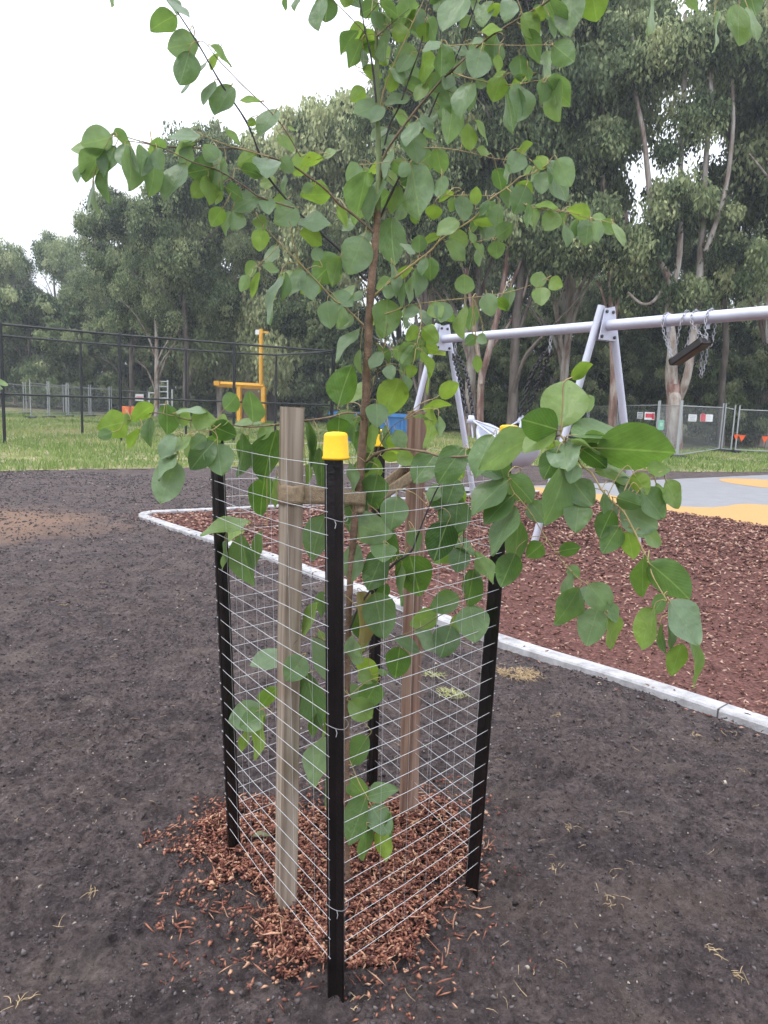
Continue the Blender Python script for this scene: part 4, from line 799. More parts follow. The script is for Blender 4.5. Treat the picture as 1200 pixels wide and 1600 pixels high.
def bracket(T, foot_f, foot_b, limeplate):
    mp_ = MB(); bl_ = []
    for s_ in (-.05, .05):
        c = T + bd * s_ + np.array([0, 0, .0]); R = np.stack([bd, np.cross([0, 0, 1], bd), [0, 0, 1.]], 1)
        pl = [(-.075, .175), (.075, .175), (.135, -.155), (-.135, -.155)]; th = .005
        vs = [c + R @ np.array([x, y, z]) for x in (-th, th) for (y, z) in pl]
        mp_.add([v - ow for v in vs], [(0, 1, 2, 3), (7, 6, 5, 4), (0, 4, 5, 1), (1, 5, 6, 2), (2, 6, 7, 3), (3, 7, 4, 0)])
        for (y, z) in [(-.05, .14), (.05, .14), (-.10, -.12), (.10, -.12)]:
            q_ = MB(); q_.lathe([(0, -.018), (.018, -.018), (.018, .018), (0, .018)], c=c + R @ np.array([0, y, z]) - ow, n=8, R=np.stack([R[:, 1], R[:, 2], R[:, 0]], 1)); bl_.append(q_)
        o = mp_.build('bracket_plate', galv, sw); mp_ = MB()
        for q_ in bl_: q_.build('bolt', bolt_m, o)
        bl_ = []
    if limeplate:
        ml = MB(); c = T - bd * .115; R = np.stack([bd, np.cross([0, 0, 1], bd), [0, 0, 1.]], 1); vs = [c + R @ np.array([x, y, z]) - ow for x in (-.004, .004) for (y, z) in [(-.10, .20), (.10, .20), (.16, -.02), (.17, -.21), (-.17, -.21), (-.16, -.02)]]
        ml.add(vs, [tuple(range(6)), tuple(range(11, 5, -1))] + [(i, i + 6, (i + 1) % 6 + 6, (i + 1) % 6) for i in range(6)]); o = ml.build('infill_plate', lime, sw)
    for ft in (foot_f, foot_b):
        d = ft - T; sd = d.copy(); sd[2] = 0; sd = sd - bd * sd.dot(bd); sd /= np.linalg.norm(sd); m = MB(); a = T + sd * .075 + np.array([0, 0, .2]); b = ft.copy(); b[2] = -.05
        k_ = MB(); k_.tube([a - ow, b - ow], .040, 16); k_.build('leg', galv, sw)
bracket(T1, F1f, F1b, False); sh = T0 - T1; sh[2] = 0; bracket(T0, F1f + sh, F1b + sh, True)
bracket(BEND - bd * .1, F1f + (BEND - bd * .1 - T1) * [1, 1, 0], F1b + (BEND - bd * .1 - T1) * [1, 1, 0], False)
def chain(mb, P, ll=.044, lw=.022, r=.0031):
    P = smooth_poly(P, 10); seg = np.linalg.norm(np.diff(P, axis=0), axis=1); s = np.concatenate([[0], np.cumsum(seg)]); n = max(2, int(s[-1] / (ll * .78)))
    for i in range(n):
        m = (i + .5) / n * s[-1]; p = np.array([np.interp(m, s, P[:, k]) for k in range(3)]); q = np.array([np.interp(min(s[-1], m + .01), s, P[:, k]) for k in range(3)]) - np.array([np.interp(max(0, m - .01), s, P[:, k]) for k in range(3)])
        q /= np.linalg.norm(q) + 1e-9; a = np.cross(q, [.81, -.5, .3]); a /= np.linalg.norm(a); 
        if i % 2: a = np.cross(q, a)
        ring = [p + q * (ll / 2 - lw / 2) * (1 if math.sin(t) > 0 else -1) + (q * math.sin(t) + a * math.cos(t)) * lw / 2 for t in np.linspace(.2, 6.283 + .2, 9)]
        mb.tube(ring, r, 4, caps=False)
def beam_at(px):  # point of the beam seen at this column
    best = min(np.linspace(-.2, 5.4, 400), key=lambda t: abs(proj(T0 + bd * t)[0] - px)); return T0 + bd * best
def proj(p):
    c = RM.T @ (np.array(p) - [0, 0, HC]); return 600 + FPX * c[0] / -c[2], 800 - FPX * c[1] / -c[2]
# flat seat flung over the beam
B = [beam_at(x) for x in (1045, 1068, 1091, 1108)]
st = thing('belt_swing', 'flat black swing seat thrown up over the beam on tangled steel chains', 'swing', B[1] - [0, 0, .3]); os_ = np.array(st.location)
Yd = (B[0][1] + B[3][1]) / 2 - .1
pa = AY(1053, 567, B[0][1] - .14); pb = AY(1105, 531, B[3][1] - .14)
d = pb - pa; L_ = np.linalg.norm(d); d /= L_; u_ = np.cross(d, [0, 1, 0]); u_ /= np.linalg.norm(u_); nn = np.cross(d, u_)
R = np.stack([d, -nn, u_], 1); tl = .75; R2 = np.stack([d, nn * math.cos(tl) + u_ * math.sin(tl), -nn * math.sin(tl) + u_ * math.cos(tl)], 1)
m = MB(); m.box((pa + pb) / 2 - os_, (L_ / 2, 0.075, .036), R2, bev=.012); 
for q in (-.04, 0, .04): m.box((pa + pb) / 2 - os_ + R2 @ np.array([0, q, .032]), (L_ / 2 - .03, .006, .003), R2)
m.build('seat', rubm, st)
mc = None
for (b_, end, s0) in ((B[0], pa, -.02), (B[1], pa, .03), (B[2], pb, -.03), (B[3], pb, .02)):
    o = np.cross([0, 0, 1], bd) * .07; up_ = np.array([0, 0, .075]); t_ = b_ + bd * s0
    loop = [end, end * .35 + t_ * .65 - o * .9 - [0, 0, .03], t_ - o, t_ + up_, t_ + o, t_ + o * .9 - [0, 0, .18], t_ * .5 + end * .5 + o * .7 - [0, 0, .16]]
    mc = MB(); chain(mc, [p - os_ for p in loop]); mc.build('chain', chain_s, st)
mc = MB(); pl = AY(1096, 588, B[3][1]); chain(mc, [p - os_ for p in (AY(1106, 522, B[3][1]), AY(1104, 555, B[3][1]), pl, AY(1095, 570, B[3][1]), AY(1100, 525, B[3][1]))])
mc.build('chain', chain_s, st); mc = MB(); chain(mc, [p - os_ for p in (AY(1043, 518, B[0][1]), AY(1044, 540, B[0][1]), AY(1050, 562, B[0][1] - .1))])
mc.build('chain', chain_s, st)
for b_ in (B[0], B[3]):
    m = MB(); m.tube([b_ + np.cross([0, 0, 1], bd) * .063 * math.cos(a) + np.array([0, 0, .063]) * math.sin(a) - os_ for a in np.linspace(0, 6.3, 20)], .007, 6); m.box(b_ - os_ - [0, 0, .085], (.012, .012, .022)); m.build('hanger', galv, st)
# moulded inclusive seat on black sleeved chains
C0, C1 = beam_at(713), beam_at(861)
cs = (C0 + C1) / 2; ctr = AY(795, 700, cs[1] - .15)
sb = thing('bucket_swing', 'pale grey moulded bucket swing seat on black sleeved chains behind the leaves', 'swing', ctr); ob = np.array(sb.location)
plast = mat('pale_plastic', (.50, .52, .60), .45)
m = MB(); R = np.stack([bd, np.cross([0, 0, 1], bd), [0, 0, 1.]], 1); n_ = 28; rings = []
for (s_, z, bk) in ((.30, -.24, 0), (.62, -.20, .0), (.85, -.10, .03), (.97, .03, .09), (1.0, .09, .16), (.93, .09, .16), (.90, .03, .09), (.78, -.07, .03), (.55, -.15, 0), (.25, -.19, 0)):
    rings.append([R @ np.array([.52 * s_ * math.cos(t), .34 * s_ * math.sin(t), z + bk * math.cos(t) ** 2 * 1.3]) for t in np.linspace(0, 2 * math.pi, n_ + 1)[:-1]])
vs = [v for r in rings for v in r]; fs = [(i * n_ + q, i * n_ + (q + 1) % n_, (i + 1) * n_ + (q + 1) % n_, (i + 1) * n_ + q) for i in range(len(rings) - 1) for q in range(n_)] + [tuple(range(n_ - 1, -1, -1)), tuple(range((len(rings) - 1) * n_, len(rings) * n_))]
m.add(vs, fs, 0, True); m.build('seat_shell', plast, sb)
ends = [AY(736, 655, cs[1] + .1), AY(815, 655, cs[1] - .1)]
for e, cb in zip(ends, (C0, C1)):
    m = MB(); mk = MB()
    for s_ in (-.055, .055): xo = np.array([s_, 0, 0]); chain(m, [cb + xo * .5 - [0, 0, .22] - ob, (cb + e) / 2 + xo - ob, e + xo * .6 - ob], .066, .048, .0115)
    chain(mk, [cb - [0, 0, .06] - ob, cb - [0, 0, .26] - ob], .05, .028, .006)
    m.build('sleeved_chain', chain_b, sb); mk.build('hanger', chain_s, sb)
    m = MB(); m.lathe([(0, .05), (.035, .05), (.05, .0), (.06, -.05), (0, -.05)], c=e - ob, n=12); 
    for sx in (-1, 1):
        for sy in (-1, 1): m.tube([e - ob, R @ np.array([.40 * sx if (e is ends[1]) == (sx > 0) else .1 * sx, .26 * sy, .10])], .012, 6)
    m.build('yoke', plast, sb)
# ================================================================== FENCES
blk = mat('black_coated_steel', (.008, .009, .013), .5); gfn = mat('grey_tube', (.36, .38, .40), .5, metal=.4)
def diamonds(mb, a, b, z0, z1, pitch, r):
    """chain-link: two families of diagonal wires clipped to the panel"""
    a = np.array(a, float); b = np.array(b, float); L = np.linalg.norm(b - a); d = (b - a) / L; H = z1 - z0
    nrm = np.array([-d[1], d[0], 0.]) * r; V = []; F = []
    for sgn in (1, -1):
        s = -H if sgn > 0 else 0.
        while s < (L if sgn > 0 else L + H):
            # x = s + sgn*z
            if sgn > 0: za, zb = max(0, -s), min(H, L - s)
            else: za, zb = max(0, s - L), min(H, s)
            if zb - za > .02:
                p0 = a + d * (s + sgn * za) + [0, 0, z0 + za]; p1 = a + d * (s + sgn * zb) + [0, 0, z0 + zb]
                t = (p1 - p0) / np.linalg.norm(p1 - p0); u = np.cross(t, nrm); o = len(V)
                V += [p0 + u, p0 - u * .5 + nrm, p0 - u * .5 - nrm, p1 + u, p1 - u * .5 + nrm, p1 - u * .5 - nrm]; F += [(o, o + 1, o + 4, o + 3), (o + 1, o + 2, o + 5, o + 4), (o + 2, o, o + 3, o + 5)]
            s += pitch
    mb.add(V, F)
court = thing('chain_link_fence', 'tall black chain-link court fence with doubled runs meeting at a corner', 'fence', (-8, 22.2, 0)); oc = np.array(court.location)
FH = 3.2
nearP = [(-18.5, 12.3), (-13.1, 17.5), (-10.4, 20.06), (-8.02, 22.25), (-5.0, 24.1), (-1.95, 25.9)]
farP = [(-20.5, 16.5), (-15.2, 21.6), (-10.85, 26.3), (-7.7, 28.3), (-4.45, 29.4), (-1.95, 25.9)]
def run(P, rail_mid):
    for i, p in enumerate(P):
        m = MB(); p3 = np.array([*p, 0.]); m.tube([p3 - oc - [0, 0, .1], p3 - oc + [0, 0, FH]], .044 if i < len(P) - 1 else .06, 10); m.lathe([(.04, 0), (.042, .03), (.02, .05), (0, .055)], c=p3 - oc + [0, 0, FH - .01], n=10); m.build('post', blk, court)
    for i in range(len(P) - 1):
        a = np.array([*P[i], 0.]) - oc; b = np.array([*P[i + 1], 0.]) - oc; m = MB(); m.tube([a + [0, 0, FH - .02], b + [0, 0, FH - .02]], .034, 8); m.build('rail', blk, court)
        if rail_mid: m = MB(); m.tube([a + [0, 0, 1.34], b + [0, 0, 1.34]], .028, 8); m.build('rail', blk, court)
        m = MB(); diamonds(m, a, b, .04, FH - .04, .075 if rail_mid else .09, .0012); m.build('mesh_panel', blk, court)
run(nearP, True); run(farP[:], False)
def tempfence(tops, label, group=None, hgt=1.85, fine=True):
    """hoarding panels: tops = [(px, py, depth)]; each panel stands on its own feet"""
    for i in range(len(tops) - 1):
        (xa, ya, Da), (xb, yb, Db) = tops[i][:3], tops[i + 1][:3]; A = AY(xa, ya, Da); Bp = AY(xb, yb, Db); lab = label[i] if isinstance(label, list) else label
        root = thing('temporary_fence_panel', lab, 'fence panel', (A[0], A[1], 0), group); o = np.array(root.location); fr = MB()
        za, zb = A[2], Bp[2]; A0 = np.array([A[0], A[1], 0.]) - o; B0 = np.array([Bp[0], Bp[1], 0.]) - o; dd = (B0 - A0) / np.linalg.norm(B0 - A0)
        A0 = A0 + dd * .09; B0 = B0 - dd * .09
        fr.tube([A0 - [0, 0, .05], A0 + [0, 0, za + .18]], .03, 8); fr.tube([B0 - [0, 0, .05], B0 + [0, 0, zb + .18]], .03, 8)
        fr.tube([A0 + [0, 0, za], B0 + [0, 0, zb]], .02, 8); fr.tube([A0 + [0, 0, .12], B0 + [0, 0, .12]], .02, 8); fr.build('frame', gfn, root)
        me = MB(); diamonds(me, A0, B0, .14, (za + zb) / 2 - .02, .085, .0009); me.build('mesh', gfn, root)
        for q in (A0, B0): fb = MB(); fb.box(q + [0, 0, .06], (.28, .11, .06), rotz(math.atan2(dd[1], dd[0]) + 1.57), bev=.02); fb.build('foot', bolt_m, root)
tempfence([(690, 632, 46), (775, 630, 44), (872, 634, 40), (920, 635, 37), (968, 634, 34), (1031, 633, 30.5), (1065, 634, 25), (1131, 637, 31), (1152, 640, 30.5), (1290, 645, 30)],
          ['grey mesh fence panel half hidden behind the swing chains', 'grey mesh fence panel farthest left of the swing legs, behind the big leaves', 'grey mesh fence panel carrying the plain grey notice', 'short grey mesh fence panel between two tree trunks', 'grey mesh fence panel carrying a grey notice and a red one', 'angled fence panel just left of the leaning double post', 'grey mesh fence panel with two notices right of the leaning double post', 'narrow grey panel between close posts before the orange pennants', 'grey mesh fence panel at the right edge with orange pennants before it'])
Lpts = [(-60, 592, 40), (38, 602, 44), (100, 605, 47), (172, 609, 50), (232, 612, 52), (300, 615, 54), (380, 617, 55), (455, 619, 56), (530, 621, 56), (620, 625, 55), (690, 630, 52)]
tempfence(Lpts, 'pale grey mesh fence panel seen through the black court fence', 'grey mesh panels beyond the court fence')
extra = [(45, 598, 38), (75, 601, 40), (105, 603, 42), (140, 606, 44), (172, 608, 46)]
tempfence(extra, 'pale grey mesh fence panel in the closely overlapping row at far left', 'overlapping fence panels at far left')
# notices
def sign(name, label, px_, py_, Dp, w_, h_, parts, mats):
    c = AY(px_, py_, Dp - .06); r = thing(name, label, 'sign', c); m = MB(); m.box((0, 0, 0), (w_ / 2, .006, h_ / 2)); m.build('board', mats[0], r)
    if parts:
        m = MB()
        for (x, z, a, b) in parts: m.box((x * w_, -.0085, z * h_), (a * w_ / 2, .0015, b * h_ / 2))
        m.build('print', mats[1], r)
white = mat('sign_white', (.72, .73, .76), .5); redm = mat('sign_red', (.62, .04, .07), .5); greenm = mat('sign_green', (.16, .50, .33), .5); greym = mat('sign_grey', (.45, .46, .50), .6); inkm = mat('sign_ink', (.12, .12, .14), .6)
lines = [(0, .28, .8, .10), (0, .05, .7, .08), (-.05, -.15, .6, .08), (0, -.33, .75, .07)]
sign('notice_board', 'plain grey notice on the mesh beside the near swing leg', 897, 650, 38, .42, .56, [], [greym, inkm])
sign('notice_board', 'small grey printed notice immediately left of the red one', 1000, 649, 32, .24, .28, lines, [greym, inkm])
sign('notice_board', 'white notice crossed by a red arrow shape, left of the pale trunk', 1015, 650, 31.5, .42, .32, [(-.05, .05, .75, .55), (.35, -.02, .25, .8)], [white, redm])
sign('notice_board', 'green notice hung low on the fence beside the pale trunk', 1033, 664, 30, .22, .40, [(0, .05, .5, .35)], [greenm, mat('pale_green', (.45, .70, .58), .5)])
sign('notice_board', 'white notice just right of the leaning double fence post', 1082, 653, 27, .30, .25, lines, [white, greym])
sign('notice_board', 'long white notice with a red left end', 1104, 653, 29, .48, .28, [(-.28, .0, .40, .95), (-.35, .5, .2, .25)], [white, redm])
sign('notice_board', 'white and pink notice on the fence beyond the court fence', 218, 621, 50, .55, .45, [(0, -.05, .8, .45)], [white, mat('pink', (.65, .25, .28), .5)])
# pennant line
pn = thing('pennant_line', 'string of small orange pennants at the right edge', 'pennants', AY(1150, 680, 27)); on = np.array(pn.location); m = MB()
pts = [AY(x, y, 27) for x, y in ((1146, 676), (1160, 679), (1178, 680), (1197, 681), (1230, 680))]; m.tube([p - on for p in smooth_poly(pts, 4)], .006, 5); m.build('cord', bolt_m, pn)
om = mat('pennant_orange', (.85, .12, .03), .6)
for (x, y, w_) in ((1151, 679, 9), (1160, 680, 11), (1196, 682, 11), (1216, 682, 11)):
    m = MB(); s_ = 27 / FPX; c = AY(x, y, 26.98) - on; a = [c + [-w_ * s_ / 2, 0, 0], c + [w_ * s_ / 2, 0, 0], c + [0, .03, -w_ * s_ * .95]]; b = [v + np.array([0, .004, 0]) for v in a]; m.add(a + b, [(0, 2, 1), (3, 4, 5), (0, 1, 4, 3), (1, 2, 5, 4), (2, 0, 3, 5)]); m.build('pennant', om, pn)
# yellow rig with mast
yp = mat('machine_yellow', (.72, .34, .03), .5, var=.12, vscale=3, col2=(.80, .42, .04)); Dm = 44.
mr = thing('yellow_rig', 'yellow steel frame with a tall mast beyond the black fence', 'machine', (AY(395, 664, Dm)[0], Dm, 0)); om_ = np.array(mr.location)
def q(px_, py_, dy=0.): return AY(px_, py_, Dm + dy) - om_
def bar(mb, a, b, t): mb.tube([a, b], t, 4, sm=False)
gbase = q(395, 664)
m = MB(); 
for dy in (0, 1.3):
    for (a, b) in (((374, 604), (374, 664)), ((412, 604), (412, 664)), ((338, 600), (412, 604)), ((374, 661), (414, 663))): bar(m, q(*a, dy), q(*b, dy), .17)
for a in ((374, 604), (412, 604), (374, 661), (412, 663)): bar(m, q(*a), q(*a, 1.3), .09)
m.box(q(340, 599), (.16, .3, .13)); m.build('frame', yp, mr)
m = MB(); m.tube([q(408, 604), q(408, 522)], .13, 8); m.box(q(408, 518), (.10, .1, .14)); m.box(q(412, 519), (.30, .05, .05)); m.build('mast', yp, mr)
m = MB(); m.box(q(403, 519), (.14, .06, .14)); m.build('lamp_box', white, mr)
m = MB(); m.box((q(376, 606) + q(410, 660)) / 2 + [0, .8, 0], (.62, .04, 1.0)); m.build('infill_panel', mat('brown_mesh', (.20, .15, .10), .8, var=.3, vscale=8), mr)
m = MB(); zb = q(374, 664)[2]; 
for a in (374, 412):
    for dy in (0, 1.3): p = q(a, 664, dy); m.tube([p, [p[0], p[1], -.02]], .08, 6)
m.build('leg', yp, mr)
# blue bin
blue = mat('blue_paint', (.045, .17, .42), .5, var=.15, vscale=4); bb = G(575, 690); Db = 27.5
br = thing('skip_bin', 'open blue steel skip bin behind the trunk', 'skip bin', (AY(578, 690, Db)[0], Db, 0)); m = MB()
w2, h2 = 1.45, 1.05
vs = []
for (zz, sx, sy) in ((.05, .88, .8), (h2, 1, .9), (h2, .97, .86), (.12, .85, .76)): vs += [(x * w2 * sx, y * sy, zz) for x, y in ((-1, -1), (1, -1), (1, 1), (-1, 1))]
m.add(vs, [(3, 2, 1, 0), (12, 13, 14, 15)] + [(i * 4 + k, i * 4 + (k + 1) % 4, (i + 1) * 4 + (k + 1) % 4, (i + 1) * 4 + k) for i in range(3) for k in range(4)]); m.build('body', blue, br)
for x in (-1.15, -.7, -.25, .25, .7, 1.15): m = MB(); m.box((x, -.86, .55), (.05, .05, .42), bev=.01); m.build('rib', blue, br)
for y in (-.92, .92): m = MB(); m.box((0, y, h2), (w2 + .04, .05, .05)); m.build('rim', blue, br)
# white play frame + orange barriers
wp = mat('white_tube', (.62, .64, .68), .5)
pf = thing('exercise_frame', 'small white ladder frame beyond the court fence', 'play frame', (AY(258, 640, 48)[0], 48, 0)); op = np.array(pf.location); m = MB()
for x, y0 in ((233, 612), (248, 594), (262, 594), (269, 608)):
    a = AY(x, y0, 48) - op; m.tube([a, [a[0], a[1], -.1]], .05, 6)
for y0 in (596, 604, 612, 622, 632): m.tube([AY(248, y0, 48) - op, AY(262, y0, 48) - op], .035, 6)
m.tube([AY(233, 614, 48) - op, AY(248, 614, 48) - op], .035, 6); m.build('tube_frame', wp, pf)
orm = mat('barrier_orange', (.80, .20, .06), .5)
for (x, y, w_, lab) in ((196, 640, .26, 'orange plastic barrier left of the second court post'), (209, 641, .18, 'smaller orange barrier right of its neighbour beyond the court fence')):
    b = thing('plastic_barrier', lab, 'barrier', (AY(x, y, 46)[0], 46, 0)); m = MB(); m.box((0, 0, .42), (w_, .10, .25), bev=.04); m.box((0, 0, .1), (w_ * 1.05, .2, .08), bev=.03)
    m.build('body', orm, b)
# ================================================================== TREES BEYOND
foli = ramp_attr_mat('gum_foliage', [(0, (.026, .042, .020)), (.3, (.090, .128, .058)), (.65, (.235, .285, .135)), (1, (.44, .47, .25))], .7, transl=.25, spec=.25)  # dark end also paints the shade of crown interiors into the leaves
def bark_bg(name, a, b_, c_):
    m = D.materials.new(name); m.use_nodes = True; n = m.node_tree; b = n.nodes['Principled BSDF']; L = n.links.new; tc = n.nodes.new('ShaderNodeTexCoord'); mp = n.nodes.new('ShaderNodeMapping'); L(tc.outputs['Object'], mp.inputs[0]); mp.inputs['Scale'].default_value = (3.2, 3.2, .75)
    z = n.nodes.new('ShaderNodeTexNoise'); z.inputs['Scale'].default_value = 1.; z.inputs['Detail'].default_value = 7; z.inputs['Roughness'].default_value = .65; L(mp.outputs[0], z.inputs[0])
    r = n.nodes.new('ShaderNodeValToRGB'); cr = r.color_ramp; cr.elements[0].position = .35; cr.elements[0].color = (*a, 1); cr.elements[1].position = .62; cr.elements[1].color = (*c_, 1); e = cr.elements.new(.48); e.color = (*b_, 1)
    L(z.outputs[0], r.inputs[0]); L(r.outputs[0], b.inputs['Base Color']); b.inputs['Roughness'].default_value = .9; return m
gumbark = bark_bg('gum_bark', (.14, .075, .06), (.27, .22, .19), (.42, .39, .36)); darkbark = bark_bg('dark_bark', (.05, .04, .035), (.10, .08, .07), (.17, .14, .125)); redbark = bark_bg('red_bark', (.11, .045, .035), (.20, .12, .10), (.36, .30, .27))
def leaf_cloud(centers, radii, per, size, droop=1.0, base_t=.45, seed=0, zsq=1.):
    g = np.random.default_rng(seed); V = []; T = []
    centers = np.array(centers); nC = len(centers); ctone = g.normal(0, .24, nC)
    tot = nC * per; ci = np.repeat(np.arange(nC), per); R = np.array(radii)[ci]
    u = g.normal(0, 1, (tot, 3)); u /= np.linalg.norm(u, axis=1)[:, None] + 1e-9; rr = g.random(tot) ** .45
    # strands hang from the clump: stretched downward
    P = centers[ci] + u * rr[:, None] * R[:, None] * np.array([1, 1, .75 * zsq]); P[:, 2] -= droop * R * 1.0 * g.random(tot) ** 1.6
    d = g.normal(0, .45, (tot, 3)); d[:, 2] -= .55 + droop * .55; d /= np.linalg.norm(d, axis=1)[:, None]
    s_ = np.cross(d, g.normal(0, 1, (tot, 3))); s_ /= np.linalg.norm(s_, axis=1)[:, None] + 1e-9
    L = size * (0.7 + .7 * g.random(tot)); W = L * (.15 + .12 * g.random(tot))
    a = P; b = P + d * L[:, None] * .45 + s_ * W[:, None]; c = P + d * L[:, None]; e = P + d * L[:, None] * .45 - s_ * W[:, None]
    V = np.stack([a, b, c, e], 1).reshape(-1, 3); F = np.arange(4 * tot).reshape(tot, 4)
    t = np.clip(base_t + ctone[ci] + g.normal(0, .10, tot), 0, 1)
    return V, F, np.repeat(t, 4)
def crown_pts(g, H, cb, rad, n, shape=1.0):
    """clump centres for a rough open crown between heights cb*H and H"""
    C = []; R = []
    lobes = [(g.uniform(-.55, .55) * rad, g.uniform(-.55, .55) * rad, (cb + (1 - cb) * g.uniform(.12, .93)) * H, g.uniform(.24, .46) * rad) for _ in range(17)]
    lobes.append((0, 0, H * .93 - rad * .2, rad * .42))
    for i in range(n):
        lx, ly, lz, lr = lobes[g.integers(len(lobes))]; u = g.normal(0, 1, 3); u /= np.linalg.norm(u); k_ = lr * g.random() ** .33
        p = np.array([lx, ly, lz]) + u * k_ * np.array([1, 1, .8]); p[2] = min(p[2], H - .3); p[2] = max(p[2], cb * H * .85)
        C.append(p); R.append(g.uniform(.38, .85) * rad / 4.2)
    return C, R
def limbs(g, H, r0, cb, rad, nl, lean=0., fork=.0):
    mb = MB(); tr = [(0, 0, -.3, r0 * 1.25), (0, 0, .25, r0 * 1.05)]
    x = y = 0
    for k_ in range(1, 9):
        t = k_ / 8; x += g.normal(0, .10) + lean * .12; y += g.normal(0, .10); tr.append((x, y, H * .93 * t, r0 * (1 - t * .86)))
    T = smooth_poly(tr, 4); mb.tube(T[:, :3], list(T[:, 3]), 9)
    for k_ in range(nl):
        t = g.uniform(max(.18, cb * .55), .86); i = int(t * (len(T) - 1)); p = T[i, :3]; rr = T[i, 3] * .5; a = g.uniform(0, 6.28); l = rad * g.uniform(.5, 1.0); up = g.uniform(.8, 1.9) * l
        P = smooth_poly([p, p + [l * .25 * math.cos(a), l * .25 * math.sin(a), up * .45], p + [l * .6 * math.cos(a + .3), l * .6 * math.sin(a + .3), up * .8], p + [l * math.cos(a + .2), l * math.sin(a + .2), min(up, H - p[2] - .4)]], 3)
        mb.tube(P, list(np.linspace(rr, rr * .18, len(P))), 6)
        j = len(P) // 2; b2 = a + g.choice([-1, 1]) * g.uniform(.5, 1.1); mb.tube(smooth_poly([P[j], P[j] + [l * .3 * math.cos(b2), l * .3 * math.sin(b2), up * .2], P[j] + [l * .55 * math.cos(b2), l * .55 * math.sin(b2), up * .25]], 3), list(np.linspace(rr * .4, rr * .08, 7)), 5)
    return mb
VAR = {}
def variant(key, H, cb, rad, ncl, per, size, droop, bt, r0, nl, bm, seed, zsq=1.):
    g = np.random.default_rng(seed); C, R = crown_pts(g, H, cb, rad, ncl); V, F, T = leaf_cloud(C, R, per, size, droop, bt, seed, zsq)
    cm = quads_mesh(key + '_crown', V, F, attr={'tint': T}); cm.materials.append(foli)
    mb = limbs(g, H, r0, cb, rad, nl); me = D.meshes.new(key + '_trunk'); me.from_pydata(mb.v, [], mb.f); me.polygons.foreach_set('use_smooth', mb.sm); me.materials.append(bm); VAR[key] = (cm, me, H)
variant('gumA', 20, .34, 4.3, 330, 200, .21, 1.2, .48, .26, 9, gumbark, 11)
variant('gumB', 20, .26, 3.9, 340, 200, .21, 1.3, .36, .22, 9, darkbark, 23)
variant('gumC', 20, .40, 4.8, 310, 200, .21, 1.1, .50, .30, 8, gumbark, 35)
variant('willow', 18, .10, 3.6, 360, 240, .25, 2.6, .90, .25, 8, darkbark, 47, 1.5)
variant('wide', 18, .14, 4.6, 340, 200, .23, 1.3, .56, .24, 9, gumbark, 59)
variant('under', 7, .06, 2.6, 160, 160, .19, 1.0, .30, .09, 6, darkbark, 61)
variant('under2', 5, .02, 2.3, 130, 160, .17, .8, .38, .06, 6, darkbark, 73)
def tree(key, name, px_, Dp, ytop, label, group=None, rs=1., cat='tree', x=None, H=None):
    cm, tm, H0 = VAR[key]; base = AY(px_, 650, Dp); zt = H or AY(px_, ytop, Dp)[2]; s_ = zt / H0
    r = thing(name, label, cat, (base[0], Dp, 0), group); r.rotation_euler = (0, 0, random.uniform(0, 6.28)); r.scale = (s_ * rs, s_ * rs, s_)
    for nm, me in (('trunk', tm), ('crown', cm)): o = D.objects.new(nm, me); COL.objects.link(o); o.parent = r
    return r
random.seed(21)
G1 = 'tall gum trees behind the playground fence'; L1 = 'tall dark gum tree in the dense stand behind the playground'
# left and middle stands
tree('wide', 'gum_tree', 25, 72, 372, 'pale misty gum at the far left edge, lower than its neighbours')
tree('wide', 'gum_tree', 95, 76, 352, 'pale misty rounded gum second from the left edge', rs=1.05)
tree('gumB', 'gum_tree', 205, 52, 285, 'grey green gum rising beside the open sky, left of the tall middle group', rs=1.15)
tree('gumA', 'gum_tree', 165, 60, 345, 'lower gum filling the gap between the misty pair and the middle group', rs=1.25)
tree('gumB', 'gum_tree', 292, 47, 175, 'tall dark narrow gum, tallest left of the sapling trunk', rs=1.05)
tree('wide', 'gum_tree', 345, 50, 205, 'broad grey green gum right behind the yellow mast')
tree('willow', 'gum_tree', 425, 51, 178, 'light olive weeping gum, left one of the pale pair', rs=1.15)
tree('willow', 'gum_tree', 503, 49, 163, 'light olive weeping gum, right one of the pale pair', rs=1.2)
tree('gumA', 'gum_tree', 245, 48, 300, 'slender gum in front of the tall dark narrow one', rs=1.)
tree('gumC', 'gum_tree', 388, 49, 300, 'lower gum with pale bare stems behind the yellow rig', rs=.95)
tree('gumB', 'gum_tree', 468, 48, 320, 'lower dark gum behind the court fence corner', rs=1.)
# right stand
spec_r = [('gumB', 655, 36, 20, 1.), ('gumC', 660, 40, -120, 1.), ('gumA', 735, 37, -130, .95), ('gumB', 800, 34, -160, 1.0), ('gumC', 865, 42, -100, 1.), ('gumA', 880, 36, -200, .72), ('gumB', 1010, 44, 330, .9), ('gumA', 1195, 38, -220, .72), ('gumC', 1215, 34, -250, 1.), ('gumB', 1265, 38, -200, 1.1)]
for k_, x_, d_, t_, r_ in spec_r: tree(k_, 'gum_tree', x_, d_, t_, L1, G1, r_)
